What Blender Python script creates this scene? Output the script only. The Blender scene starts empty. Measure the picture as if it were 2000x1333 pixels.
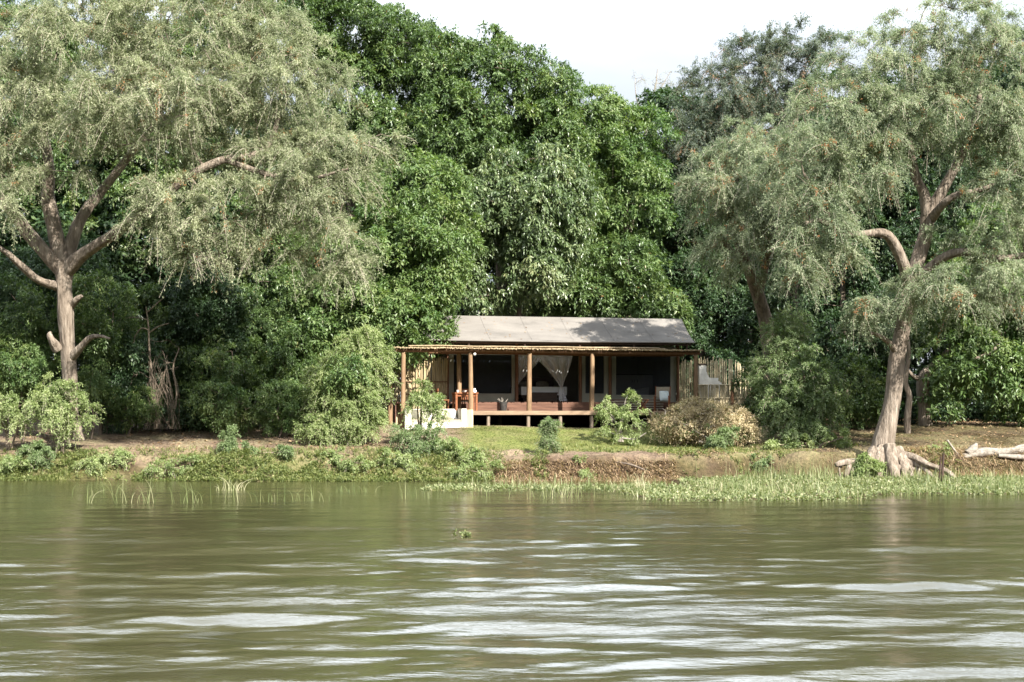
import bpy, math, numpy as np
from mathutils import Vector
S = bpy.context.scene
COL = S.collection
rad = math.radians
# ------------------------------------------------------------------ camera, sky, sun, exposure
F = 2778.0; H = 2.4; HY = 800.0            # focal length in photo pixels, eye height over the water, horizon row
cam = bpy.data.objects.new("camera", bpy.data.cameras.new("camera")); COL.objects.link(cam)
cam.data.lens = 50.0; cam.data.sensor_width = 36.0
cam.data.shift_y = (HY - 666.5) / 2000.0
cam.location = (0, 0, H); cam.rotation_euler = (rad(90), 0, 0)
cam.data.clip_end = 3000; S.camera = cam
SUN_EL, SUN_AZ = 39.0, 33.0                # sun behind the viewer's right shoulder
sv = Vector((math.sin(rad(SUN_AZ)) * math.cos(rad(SUN_EL)), -math.cos(rad(SUN_AZ)) * math.cos(rad(SUN_EL)), math.sin(rad(SUN_EL))))
sun = bpy.data.objects.new("sun", bpy.data.lights.new("sun", 'SUN')); COL.objects.link(sun)
sun.data.energy = 5.0; sun.data.angle = rad(0.5); sun.data.color = (1.0, 0.95, 0.86)
sun.rotation_euler = sv.to_track_quat('Z', 'Y').to_euler()
W = bpy.data.worlds.new("World"); S.world = W; W.use_nodes = True
wn = W.node_tree.nodes; wl = W.node_tree.links; wn.clear()
sky = wn.new('ShaderNodeTexSky'); sky.sky_type = 'NISHITA'; sky.sun_disc = False
sky.sun_elevation = rad(SUN_EL); sky.sun_rotation = math.atan2(sv.x, sv.y)
sky.air_density = 1.0; sky.dust_density = 3.0; sky.ozone_density = 1.0
wtc = wn.new('ShaderNodeTexCoord'); wmp = wn.new('ShaderNodeMapping'); wmp.inputs['Scale'].default_value = (1, 1, 2.6)
wno = wn.new('ShaderNodeTexNoise'); wno.inputs['Scale'].default_value = 2.2; wno.inputs['Detail'].default_value = 6
wrm = wn.new('ShaderNodeMapRange'); wrm.inputs[1].default_value = 0.3; wrm.inputs[2].default_value = 0.62; wrm.inputs[3].default_value = 0.3; wrm.inputs[4].default_value = 1.0
wmx = wn.new('ShaderNodeMixRGB'); wmx.inputs[2].default_value = (8.3, 8.9, 9.7, 1)   # thin bright high cloud
wbg = wn.new('ShaderNodeBackground'); wbg.inputs['Strength'].default_value = 0.088
wou = wn.new('ShaderNodeOutputWorld')
wl.new(wtc.outputs['Generated'], wmp.inputs[0]); wl.new(wmp.outputs[0], wno.inputs['Vector'])
wl.new(wno.outputs[0], wrm.inputs[0]); wl.new(wrm.outputs[0], wmx.inputs[0]); wl.new(sky.outputs[0], wmx.inputs[1])
wsx = wn.new('ShaderNodeSeparateXYZ'); wl.new(wtc.outputs['Generated'], wsx.inputs[0])
wgl = wn.new('ShaderNodeMapRange'); wgl.interpolation_type = 'SMOOTHSTEP'; wgl.inputs[1].default_value = .45; wgl.inputs[2].default_value = .95; wgl.inputs[3].default_value = 1.0; wgl.inputs[4].default_value = 2.2
wl.new(wsx.outputs[1], wgl.inputs[0])     # added glow in the sky over the far bank, whitens the water glints
wlo = wn.new('ShaderNodeMapRange'); wlo.interpolation_type = 'SMOOTHSTEP'; wlo.inputs[1].default_value = .22; wlo.inputs[2].default_value = .42; wlo.inputs[3].default_value = .185; wlo.inputs[4].default_value = 1.0  # low sky dimmed, full glow kept higher up where the waves reflect it
wl.new(wsx.outputs[2], wlo.inputs[0]); wpr = wn.new('ShaderNodeMath'); wpr.operation = 'MULTIPLY'; wl.new(wgl.outputs[0], wpr.inputs[0]); wl.new(wlo.outputs[0], wpr.inputs[1])
wml = wn.new('ShaderNodeVectorMath'); wml.operation = 'SCALE'; wl.new(wmx.outputs[0], wml.inputs[0]); wl.new(wpr.outputs[0], wml.inputs['Scale'])
wl.new(wml.outputs[0], wbg.inputs[0]); wl.new(wbg.outputs[0], wou.inputs[0])
S.view_settings.view_transform = 'Standard'; S.view_settings.look = 'None'; S.view_settings.gamma = 1.0
S.view_settings.exposure = 1.78
S.render.engine = 'CYCLES'
cy = S.cycles
cy.max_bounces = 6; cy.diffuse_bounces = 3; cy.glossy_bounces = 3; cy.transmission_bounces = 4; cy.transparent_max_bounces = 8
cy.use_denoising = True; cy.sample_clamp_indirect = 6.0; cy.caustics_reflective = False; cy.caustics_refractive = False

def rng_of(seed): return np.random.default_rng(seed)
def P(px, py, Y): return np.array([(px - 1000.0) / F * Y, Y, H + (HY - py) / F * Y])
def nrm(a): return a / np.maximum(np.linalg.norm(a, axis=-1, keepdims=True), 1e-9)
def sstep(a, b, x):
    t = np.clip((x - a) / (b - a), 0, 1); return t * t * (3 - 2 * t)
_ng = rng_of(99); _na = _ng.normal(size=(24, 3)); 
def wob(x, y, f=1.0):                       # cheap smooth 2D noise about -1..1
    s = 0
    for i in range(10):
        k = f * (0.6 + 0.35 * i); a = i * 2.4 + 0.7
        s = s + np.sin(k * (x * math.cos(a) + y * math.sin(a)) + i * 1.7 + 1.3 * np.sin(k * .5 * (x * math.sin(a) - y * math.cos(a)) + i)) / (1 + .35 * i)
    return s / 3.2

# ------------------------------------------------------------------ materials
def mat(name, build):
    m = bpy.data.materials.new(name); m.use_nodes = True
    n, l = m.node_tree.nodes, m.node_tree.links; n.clear()
    out = n.new('ShaderNodeOutputMaterial'); build(n, l, out); return m
def ramp(n, stops):
    r = n.new('ShaderNodeValToRGB'); e = r.color_ramp.elements
    while len(e) < len(stops): e.new(0.5)
    for el, (p, c) in zip(e, stops): el.position = p; el.color = (*c, 1)
    return r
def leafmat(name, stops, trans=0.3, rough=0.5, spec=0.35, tcol=1.5, tb=.5):
    def b(n, l, out):
        at = n.new('ShaderNodeAttribute'); at.attribute_name = 'tint'
        r = ramp(n, stops); l.new(at.outputs['Fac'], r.inputs[0])
        p = n.new('ShaderNodeBsdfPrincipled'); p.inputs['Roughness'].default_value = rough
        p.inputs['Specular IOR Level'].default_value = spec
        l.new(r.outputs[0], p.inputs['Base Color'])
        t = n.new('ShaderNodeBsdfTranslucent')
        g = n.new('ShaderNodeMixRGB'); g.blend_type = 'MULTIPLY'; g.inputs[0].default_value = 1; g.inputs[2].default_value = (tcol, tcol * 1.12, tcol * tb, 1)
        l.new(r.outputs[0], g.inputs[1]); l.new(g.outputs[0], t.inputs[0])
        mx = n.new('ShaderNodeMixShader'); mx.inputs[0].default_value = trans
        l.new(p.outputs[0], mx.inputs[1]); l.new(t.outputs[0], mx.inputs[2]); l.new(mx.outputs[0], out.inputs[0])
    return mat(name, b)
def noisemat(name, stops, scale=(8, 8, 8), rough=0.8, bump=0.0, bscale=None, spec=0.2, detail=5, dist=0.02, coord='Object'):
    def b(n, l, out):
        tc = n.new('ShaderNodeTexCoord'); mp = n.new('ShaderNodeMapping'); mp.inputs['Scale'].default_value = scale
        no = n.new('ShaderNodeTexNoise'); no.inputs['Scale'].default_value = 1; no.inputs['Detail'].default_value = detail; no.inputs['Roughness'].default_value = .62
        l.new(tc.outputs[coord], mp.inputs[0]); l.new(mp.outputs[0], no.inputs['Vector'])
        r = ramp(n, stops); l.new(no.outputs[0], r.inputs[0])
        p = n.new('ShaderNodeBsdfPrincipled'); p.inputs['Roughness'].default_value = rough; p.inputs['Specular IOR Level'].default_value = spec
        l.new(r.outputs[0], p.inputs['Base Color'])
        if bump:
            bp = n.new('ShaderNodeBump'); bp.inputs['Strength'].default_value = bump; bp.inputs['Distance'].default_value = dist
            l.new(no.outputs[0], bp.inputs['Height']); l.new(bp.outputs[0], p.inputs['Normal'])
        l.new(p.outputs[0], out.inputs[0])
    return mat(name, b)
MAT = {}
MAT['bark_pale'] = noisemat('bark_pale', [(.30, (.075, .058, .044)), (.5, (.175, .142, .112)), (.72, (.30, .255, .21))], (8, 8, 1.1), .9, 1.0, dist=.10)
MAT['bark_dark'] = noisemat('bark_dark', [(.3, (.055, .042, .033)), (.7, (.20, .16, .125))], (9, 9, 2), .9, .8, dist=.05)
MAT['twig'] = noisemat('twig', [(.3, (.20, .165, .13)), (.7, (.40, .36, .30))], (6, 6, 6), .8)
MAT['twig_dark'] = noisemat('twig_dark', [(.3, (.12, .095, .07)), (.7, (.25, .20, .15))], (6, 6, 6), .8)
MAT['deadwood'] = noisemat('deadwood', [(.3, (.11, .097, .08)), (.7, (.29, .26, .225))], (10, 10, 10), .8, .5)
MAT['acacia'] = leafmat('acacia', [(0, (.13, .153, .084)), (.5, (.232, .252, .153)), (.93, (.37, .38, .25)), (.97, (.28, .17, .08)), (1, (.28, .15, .07))], .42, .6, .25, 1.25, .8)
MAT['acacia_cool'] = leafmat('acacia_cool', [(0, (.11, .142, .085)), (.5, (.205, .24, .15)), (.94, (.34, .365, .24)), (.97, (.26, .14, .06)), (1, (.30, .14, .06))], .42, .6, .25, 1.25, .8)
MAT['acacia_grey'] = leafmat('acacia_grey', [(0, (.06, .085, .065)), (.6, (.10, .125, .095)), (.95, (.15, .165, .12)), (1, (.20, .12, .07))], .3, .6, .25, 1.25)
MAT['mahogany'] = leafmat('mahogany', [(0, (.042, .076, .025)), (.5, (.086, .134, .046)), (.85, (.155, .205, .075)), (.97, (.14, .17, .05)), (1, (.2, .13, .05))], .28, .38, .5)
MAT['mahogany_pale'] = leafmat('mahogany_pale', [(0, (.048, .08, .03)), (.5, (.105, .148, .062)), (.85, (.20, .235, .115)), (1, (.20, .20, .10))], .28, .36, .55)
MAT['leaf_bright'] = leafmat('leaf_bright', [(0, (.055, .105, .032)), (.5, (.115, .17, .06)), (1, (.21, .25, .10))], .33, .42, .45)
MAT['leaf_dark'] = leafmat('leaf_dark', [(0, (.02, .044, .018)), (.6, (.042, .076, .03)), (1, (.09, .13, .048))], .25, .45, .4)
MAT['leaf_shrub'] = leafmat('leaf_shrub', [(0, (.04, .072, .022)), (.5, (.085, .13, .04)), (.9, (.16, .20, .07)), (1, (.24, .22, .10))], .36, .45, .4)
MAT['feather'] = leafmat('feather', [(0, (.13, .18, .065)), (.5, (.23, .285, .12)), (1, (.36, .40, .21))], .42, .55, .3, 1.2)
MAT['feather_blue'] = leafmat('feather_blue', [(0, (.085, .13, .055)), (.5, (.155, .21, .095)), (1, (.26, .31, .17))], .4, .55, .3, 1.25)
MAT['grass'] = leafmat('grass', [(0, (.06, .085, .025)), (.45, (.12, .145, .045)), (.8, (.21, .22, .085)), (1, (.36, .31, .17))], .35, .55, .3, 1.3)
MAT['marsh'] = leafmat('marsh', [(0, (.08, .105, .04)), (.4, (.15, .18, .075)), (.7, (.25, .26, .14)), (1, (.42, .37, .25))], .34, .5, .3, 1.2)
MAT['drygrass'] = leafmat('drygrass', [(0, (.13, .08, .05)), (.5, (.30, .21, .13)), (1, (.50, .39, .26))], .25, .7, .2, 1.1)
MAT['straw'] = leafmat('straw', [(0, (.16, .12, .07)), (.5, (.40, .325, .20)), (1, (.62, .53, .36))], .25, .7, .2, 1.1)
MAT['reed_stalk'] = leafmat('reed_stalk', [(0, (.12, .17, .06)), (.5, (.24, .27, .12)), (1, (.52, .48, .33))], .3, .5, .3, 1.1)
MAT['litter'] = leafmat('litter', [(0, (.10, .06, .035)), (.6, (.24, .16, .09)), (1, (.42, .31, .19))], .15, .7, .2, 1.0)
MAT['post_wood'] = noisemat('post_wood', [(.3, (.12, .075, .043)), (.7, (.26, .17, .10))], (14, 14, 2), .65, .3)
MAT['brown_wood'] = noisemat('brown_wood', [(.3, (.09, .045, .026)), (.7, (.20, .105, .06))], (14, 14, 2), .65, .3)
MAT['deck_wood'] = noisemat('deck_wood', [(.3, (.075, .038, .026)), (.7, (.145, .075, .05))], (1.5, 12, 12), .5, .2)
MAT['red_wood'] = noisemat('red_wood', [(.3, (.13, .045, .02)), (.7, (.24, .095, .042))], (10, 10, 10), .5)
MAT['fascia'] = noisemat('fascia', [(.3, (.15, .10, .065)), (.7, (.25, .18, .12))], (2, 14, 14), .65, .2)
MAT['stilt_wood'] = noisemat('stilt_wood', [(.3, (.10, .08, .06)), (.7, (.24, .19, .145))], (14, 14, 3), .8, .4)
MAT['cane'] = noisemat('cane', [(.25, (.22, .165, .095)), (.5, (.36, .285, .17)), (.75, (.52, .43, .28))], (22, 22, 1.2), .6)
MAT['cane_grey'] = noisemat('cane_grey', [(.25, (.30, .25, .155)), (.5, (.50, .425, .28)), (.75, (.68, .59, .41))], (22, 22, 1.2), .65)
MAT['thatch'] = noisemat('thatch', [(.3, (.17, .12, .07)), (.55, (.29, .225, .14)), (.8, (.44, .37, .26))], (16, 2, 16), .7)
MAT['canvas_roof'] = noisemat('canvas_roof', [(.28, (.105, .098, .09)), (.45, (.142, .131, .12)), (.72, (.178, .165, .15))], (.7, 1.6, 1.6), .85, .15, detail=7)
MAT['canvas'] = noisemat('canvas', [(.3, (.20, .20, .165)), (.7, (.26, .255, .21))], (2, 2, 2), .85, .1)
MAT['canvas_in'] = noisemat('canvas_in', [(.3, (.30, .285, .24)), (.7, (.38, .36, .31))], (2, 2, 2), .9)
MAT['white_plaster'] = noisemat('white_plaster', [(.3, (.40, .37, .31)), (.6, (.54, .51, .45)), (.75, (.60, .58, .53))], (3, 3, 5), .8, .2)
MAT['white_wall'] = noisemat('white_wall', [(.3, (.66, .63, .56)), (.7, (.82, .80, .75))], (4, 4, 6), .8, .2)
MAT['grey_plaster'] = noisemat('grey_plaster', [(.3, (.42, .40, .35)), (.7, (.60, .58, .52))], (5, 5, 5), .85, .2)
MAT['linen'] = noisemat('linen', [(.3, (.80, .80, .80)), (.7, (.86, .86, .86))], (5, 5, 5), .8)
MAT['cushion_dark'] = noisemat('cushion_dark', [(.3, (.06, .06, .045)), (.7, (.13, .125, .09))], (12, 12, 12), .85)
MAT['cushion_sand'] = noisemat('cushion_sand', [(.3, (.24, .21, .155)), (.7, (.34, .30, .235))], (12, 12, 12), .85)
MAT['cushion_blue'] = noisemat('cushion_blue', [(.3, (.52, .60, .62)), (.7, (.66, .72, .72))], (12, 12, 12), .85)
MAT['dark_metal'] = noisemat('dark_metal', [(.3, (.02, .02, .02)), (.7, (.05, .045, .04))], (8, 8, 8), .5)
MAT['dark_wood'] = noisemat('dark_wood', [(.3, (.03, .02, .016)), (.7, (.07, .045, .035))], (3, 12, 12), .5)
MAT['partition'] = noisemat('partition', [(.3, (.48, .46, .44)), (.7, (.58, .56, .53))], (3, 3, 3), .8)
def _screen(col, a):
    def b(n, l, out):
        t = n.new('ShaderNodeBsdfTransparent'); d = n.new('ShaderNodeBsdfDiffuse'); d.inputs[0].default_value = (*col, 1)
        mx = n.new('ShaderNodeMixShader'); mx.inputs[0].default_value = a
        l.new(t.outputs[0], mx.inputs[1]); l.new(d.outputs[0], mx.inputs[2]); l.new(mx.outputs[0], out.inputs[0])
    return b
MAT['insect_mesh'] = mat('insect_mesh', _screen((.03, .036, .045), .42))
MAT['net'] = mat('net', _screen((.82, .82, .84), .55))
MAT['net_thick'] = mat('net_thick', _screen((.75, .75, .78), .75))
def _bulb(n, l, out):
    p = n.new('ShaderNodeBsdfPrincipled'); p.inputs['Base Color'].default_value = (.85, .83, .78, 1); p.inputs['Roughness'].default_value = .25; l.new(p.outputs[0], out.inputs[0])
MAT['bulb'] = mat('bulb', _bulb)
def _ground(n, l, out):
    tc = n.new('ShaderNodeTexCoord')
    def noise(sc, det=6, r=.6):
        no = n.new('ShaderNodeTexNoise'); no.inputs['Scale'].default_value = sc; no.inputs['Detail'].default_value = det; no.inputs['Roughness'].default_value = r
        l.new(tc.outputs['Object'], no.inputs['Vector']); return no
    n1, n2, n3 = noise(.9), noise(9), noise(38, 3)
    soil = ramp(n, [(.28, (.10, .073, .053)), (.5, (.195, .145, .105)), (.72, (.30, .235, .175))]); l.new(n1.outputs[0], soil.inputs[0])
    fine = ramp(n, [(.3, (.55, .55, .55)), (.7, (1.25, 1.22, 1.18))]); l.new(n2.outputs[0], fine.inputs[0])
    m1 = n.new('ShaderNodeMixRGB'); m1.blend_type = 'MULTIPLY'; m1.inputs[0].default_value = .8; l.new(soil.outputs[0], m1.inputs[1]); l.new(fine.outputs[0], m1.inputs[2])
    gr = ramp(n, [(.3, (.075, .095, .026)), (.5, (.125, .145, .042)), (.7, (.20, .19, .075))]); l.new(n2.outputs[0], gr.inputs[0])
    at = n.new('ShaderNodeAttribute'); at.attribute_name = 'turf'
    ad = n.new('ShaderNodeMath'); ad.operation = 'ADD'; l.new(at.outputs['Fac'], ad.inputs[0])
    mr = n.new('ShaderNodeMapRange'); mr.inputs[1].default_value = .3; mr.inputs[2].default_value = .7; mr.inputs[3].default_value = -.35; mr.inputs[4].default_value = .35
    l.new(n1.outputs[0], mr.inputs[0]); l.new(mr.outputs[0], ad.inputs[1]); ad.use_clamp = True
    m2 = n.new('ShaderNodeMixRGB'); l.new(ad.outputs[0], m2.inputs[0]); l.new(m1.outputs[0], m2.inputs[1]); l.new(gr.outputs[0], m2.inputs[2])
    dk = n.new('ShaderNodeAttribute'); dk.attribute_name = 'soil_dark'
    m3 = n.new('ShaderNodeMixRGB'); m3.blend_type = 'MULTIPLY'; l.new(dk.outputs['Fac'], m3.inputs[0]); l.new(m2.outputs[0], m3.inputs[1]); m3.inputs[2].default_value = (.40, .37, .33, 1); m2 = m3
    p = n.new('ShaderNodeBsdfPrincipled'); p.inputs['Roughness'].default_value = .95; p.inputs['Specular IOR Level'].default_value = .1
    l.new(m2.outputs[0], p.inputs['Base Color'])
    bp = n.new('ShaderNodeBump'); bp.inputs['Strength'].default_value = 1.0; bp.inputs['Distance'].default_value = .14
    l.new(n2.outputs[0], bp.inputs['Height']); l.new(bp.outputs[0], p.inputs['Normal']); l.new(p.outputs[0], out.inputs[0])
MAT['ground'] = mat('ground', _ground)
def _water(n, l, out):
    tc = n.new('ShaderNodeTexCoord')
    def noise(scale, det, rg=.55):
        mp = n.new('ShaderNodeMapping'); mp.inputs['Scale'].default_value = scale; mp.inputs['Rotation'].default_value = (0, 0, rad(6))
        no = n.new('ShaderNodeTexNoise'); no.inputs['Scale'].default_value = 1; no.inputs['Detail'].default_value = det; no.inputs['Roughness'].default_value = rg
        l.new(tc.outputs['Object'], mp.inputs[0]); l.new(mp.outputs[0], no.inputs['Vector']); return no
    a = noise((2.2, 5.0, 1), 3); patch = noise((.10, .22, 1), 2)
    pr = n.new('ShaderNodeMapRange'); pr.inputs[1].default_value = .40; pr.inputs[2].default_value = .62; pr.inputs[3].default_value = .35; pr.inputs[4].default_value = 1.0
    l.new(patch.outputs[0], pr.inputs[0])
    a2 = noise((1.3, 6.5, 1), 5, .65); ma = n.new('ShaderNodeMath'); ma.operation = 'MULTIPLY_ADD'; ma.inputs[1].default_value = .8
    l.new(a2.outputs[0], ma.inputs[0]); l.new(a.outputs[0], ma.inputs[2])
    bp = n.new('ShaderNodeBump'); bp.inputs['Distance'].default_value = .019
    l.new(ma.outputs[0], bp.inputs['Height']); l.new(pr.outputs[0], bp.inputs['Strength'])
    p = n.new('ShaderNodeBsdfPrincipled'); p.inputs['Base Color'].default_value = (.037, .035, .0155, 1)
    p.inputs['Roughness'].default_value = .085; p.inputs['IOR'].default_value = 1.333; p.inputs['Specular IOR Level'].default_value = .8
    l.new(bp.outputs[0], p.inputs['Normal']); l.new(p.outputs[0], out.inputs[0])
MAT['water'] = mat('water', _water)

# ------------------------------------------------------------------ mesh accumulator
class MB:
    def __init__(s): s.v = []; s.f = []; s.m = []; s.t = []; s.s = []; s.n = 0
    def add(s, v, q, mi=0, tint=None, smooth=False):
        v = np.asarray(v, float).reshape(-1, 3); q = np.asarray(q, int).reshape(-1, 4)
        s.v.append(v); s.f.append(q + s.n); s.n += len(v); k = len(q)
        s.m.append(np.full(k, mi)); s.s.append(np.full(k, smooth))
        s.t.append(np.full(k, .5) if tint is None else np.broadcast_to(tint, (k,)))
        return s
    def box(s, x0, x1, y0, y1, z0, z1, mi=0):
        v = [(x, y, z) for z in (z0, z1) for x, y in ((x0, y0), (x1, y0), (x1, y1), (x0, y1))]
        return s.add(v, [(3, 2, 1, 0), (4, 5, 6, 7), (0, 1, 5, 4), (1, 2, 6, 5), (2, 3, 7, 6), (3, 0, 4, 7)], mi)
    def hexa(s, bot, top, mi=0):
        return s.add(list(bot) + list(top), [(3, 2, 1, 0), (4, 5, 6, 7), (0, 1, 5, 4), (1, 2, 6, 5), (2, 3, 7, 6), (3, 0, 4, 7)], mi)
    def tube(s, pts, r, k=8, mi=0, lump=0.0, seed=0, caps=True, tint=None):
        pts = np.asarray(pts, float); n = len(pts); r = np.broadcast_to(np.asarray(r, float), (n,))
        t = nrm(np.gradient(pts, axis=0)); up = np.array([0, 0, 1.0]) if abs(t[0, 2]) < .9 else np.array([1.0, 0, 0])
        a = np.zeros((n, 3)); a[0] = nrm(np.cross(t[0], up))
        for i in range(1, n): a[i] = nrm(a[i - 1] - t[i] * np.dot(a[i - 1], t[i]))
        b = np.cross(t, a); th = np.arange(k) * 2 * math.pi / k
        rr = r[:, None] * np.ones(k)
        if lump:
            g = rng_of(seed); ph = g.uniform(0, 6.28, 4); i = np.arange(n)[:, None]
            rr = rr * (1 + lump * (np.sin(3 * th + ph[0] + i * .25) * .5 + np.sin(2 * th + ph[1] - i * .4) * .5 + .5 * np.sin(5 * th + ph[2] + i * .15) + .4 * np.sin(i * .9 + ph[3]) + .45 * np.sin(9 * th + ph[0] - i * .1) * np.sin(i * .37 + th + ph[2]) + .5 * g.normal(0, .5, (n, k))))
        v = pts[:, None] + rr[..., None] * (a[:, None] * np.cos(th)[None, :, None] + b[:, None] * np.sin(th)[None, :, None])
        i = np.arange(n - 1)[:, None] * k; j = np.arange(k)[None]; j2 = (j + 1) % k
        q = np.stack([i + j, i + j2, i + k + j2, i + k + j], -1).reshape(-1, 4)
        v = v.reshape(-1, 3)
        s.add(v, q, mi, tint, True)
        if caps and k >= 4:
            for base in (0, (n - 1) * k):
                ring = v[base:base + k]; c = ring.mean(0)
                vv = np.vstack([ring, c]); qq = [(m, (m + 1) % k, (m + 2) % k, k) for m in range(0, k - 1, 2)]
                s.add(vv, qq, mi, tint)
        return s
    def leaves(s, p, a, w, L, Wd, tint, mi=0):
        p = p.reshape(-1, 3); a = a.reshape(-1, 3); w = w.reshape(-1, 3); n = len(p)
        L = np.broadcast_to(np.asarray(L, float).reshape(-1, 1) if np.ndim(L) else L, (n, 1)); Wd = np.broadcast_to(np.asarray(Wd, float).reshape(-1, 1) if np.ndim(Wd) else Wd, (n, 1))
        nn = np.cross(a, w)
        v = np.stack([p, p + a * L * .45 + w * Wd * .5 - nn * Wd * .12, p + a * L, p + a * L * .45 - w * Wd * .5 - nn * Wd * .12], 1)
        return s.add(v.reshape(-1, 3), np.arange(4 * n).reshape(-1, 4), mi, np.asarray(tint).reshape(-1))
    def blades(s, p, tip, wdt, tint, mi=0, bend=0.3):          # grass blades: two quads, pointed tip
        n = len(p); d = tip - p; side = nrm(np.cross(d, np.array([0, 0, 1.0])) + 1e-6) * np.asarray(wdt).reshape(-1, 1) * .5
        mid = p + d * .55; mid[:, 2] += np.linalg.norm(d, axis=1) * bend * .35
        v = np.stack([p - side, p + side, mid + side * .8, mid - side * .8, tip + side * .12, tip - side * .12], 1)
        i = np.arange(n)[:, None] * 6
        q = np.concatenate([i + np.array([[0, 1, 2, 3]]), i + np.array([[3, 2, 4, 5]])], 1).reshape(-1, 4)
        return s.add(v.reshape(-1, 3), q, mi, np.repeat(tint, 2))
    def join(s, o, dm=0):
        s.v += o.v; s.f += [f + s.n for f in o.f]; s.m += [m + dm for m in o.m]; s.t += o.t; s.s += o.s; s.n += o.n; return s
    def build(s, name, mats, parent=None):
        v = np.concatenate(s.v); f = np.concatenate(s.f); k = len(f)
        me = bpy.data.meshes.new(name)
        me.vertices.add(len(v)); me.vertices.foreach_set('co', v.astype(np.float32).ravel())
        me.loops.add(4 * k); me.loops.foreach_set('vertex_index', f.astype(np.int32).ravel())
        me.polygons.add(k); me.polygons.foreach_set('loop_start', np.arange(0, 4 * k, 4, dtype=np.int32))
        me.polygons.foreach_set('loop_total', np.full(k, 4, np.int32))
        me.polygons.foreach_set('material_index', np.concatenate(s.m).astype(np.int32))
        me.polygons.foreach_set('use_smooth', np.concatenate(s.s).astype(bool))
        me.attributes.new('tint', 'FLOAT', 'FACE').data.foreach_set('value', np.concatenate(s.t).astype(np.float32))
        me.update(calc_edges=True)
        for m in (mats if isinstance(mats, (list, tuple)) else [mats]): me.materials.append(MAT[m] if isinstance(m, str) else m)
        o = bpy.data.objects.new(name, me); COL.objects.link(o)
        if parent is not None: o.parent = parent
        return o
def tag(o, label=None, cat=None, group=None, kind=None):
    if label: o['label'] = label
    if cat: o['category'] = cat
    if group: o['group'] = group
    if kind: o['kind'] = kind
    return o
def thing(name, label, cat, loc=(0, 0, 0), rz=0.0, group=None):
    o = bpy.data.objects.new(name, None); COL.objects.link(o); o.location = loc; o.rotation_euler = (0, 0, rz); o.empty_display_size = .2
    return tag(o, label, cat, group)
def rebase(o, base):                        # mesh built in world metres -> its thing's base
    me = o.data; n = len(me.vertices); c = np.empty(n * 3, np.float32); me.vertices.foreach_get('co', c)
    c = c.reshape(-1, 3) - np.asarray(base, np.float32); me.vertices.foreach_set('co', c.ravel()); me.update()

# ------------------------------------------------------------------ ground and river
def shore(x):
    return 47.7 + .55 * wob(x, x * 0 + 3, .45) + 2.3 * sstep(6.0, 9.0, x) - .9 * sstep(-1, -3, x) * 0
def gz(x, y):
    x = np.asarray(x, float); y = np.asarray(y, float)
    ys = shore(x); t = y - ys; right = sstep(-1.0, 1.5, x)
    lump = .30 * wob(x, y, 1.1) + .16 * wob(x, y, 2.7) + .07 * wob(x, y, 6)
    bl = 1.02 * sstep(-.2, 3.2, t + lump * 2.0) ; br = .90 * sstep(-.15, .75, t * .85 + lump * .9)
    bank = bl * (1 - right) + br * right
    z = bank + .80 * np.clip((y - 51.3) / 5.5, 0, 1) + .25 * np.clip((y - 57) / 30, 0, 3) + .05 * wob(x, y, .9) * sstep(0, 2, t) + (.07 * wob(x, y, 3.1) + .05 * wob(x, y, 6.5)) * sstep(0, .5, t) * sstep(52.0, 50.5, y) + .02 * wob(x, y, 3.1) * sstep(0, 1, t)
    z = z - 1.2 * sstep(0.1, -7, t) - .06
    marsh = marsh_at(x, y)
    z = np.where((t < .3) & (marsh > 0), np.maximum(z, -.06 + .09 * np.clip(marsh, 0, 1) + .02 * wob(x, y, 2)), z)
    z = z + sstep(0, 1, t) * .10 * sstep(8.5, 16, x)
    return z
def marsh_at(x, y):                         # >0 on the marsh shelf in front of the right bank
    e = 36.9 + 2.6 * sstep(8.6, 10.6, x) + .5 * wob(x, x * 0, 1.2) + 4.5 * sstep(3.9, 2.7, x)
    back = np.where(x < 5.4, 44.2 + .3 * wob(x, x * 0 + 9, .8), 60)
    lim = sstep(-3.2, -2.4, x)
    m = np.minimum(y - e, back - y) * lim - (1 - lim)
    return np.clip(m + .55 * wob(x, y, 1.3) * sstep(3.9, 2.7, x) - .35 * sstep(3.9, 2.7, x), -1, 1)
def axis(fine0, fine1, d, lo, hi):
    a = list(np.arange(fine0, fine1, d)); s = d
    while a[-1] < hi: s *= 1.25; a.append(a[-1] + s)
    s = d; b = []; x = fine0
    while x > lo: s *= 1.25; x -= s; b.append(x)
    return np.array(b[::-1] + a)
def sheet(name, xs, ys, zf, m):
    X, Y = np.meshgrid(xs, ys); Z = zf(X, Y); nx, ny = len(xs), len(ys)
    i = np.arange(ny - 1)[:, None] * nx + np.arange(nx - 1)[None]
    q = np.stack([i, i + 1, i + nx + 1, i + nx], -1).reshape(-1, 4)
    mb = MB(); mb.add(np.stack([X, Y, Z], -1).reshape(-1, 3), q, smooth=True)
    return mb.build(name, m), X, Y
go, GX, GY = sheet('ground', axis(-22, 23, .14, -400, 400), axis(35, 62, .12, 20, 900), gz, 'ground'); tag(go, kind='structure')
turf = np.zeros(GX.shape)
lawn = sstep(-2.6, -1.2, GX) * sstep(9.0, 7.5, GX) * sstep(51.2, 51.7, GY + .3 * wob(GX, GY, 1)) * sstep(57.2, 56.4, GY)
leftb = sstep(0.5, -1.5, GX) * np.clip(sstep(51.0, 49.2, GY + .9 * wob(GX, GY, .7)) * (.45 + .55 * wob(GX, GY, 1.2)) + .12, 0, 1)
turf = np.maximum(lawn * .95, leftb) + .35 * (marsh_at(GX, GY) > 0)
turf = np.where(GY > 59, .0, turf)
at = go.data.attributes.new('turf', 'FLOAT', 'POINT'); at.data.foreach_set('value', turf.astype(np.float32).ravel())
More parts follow.
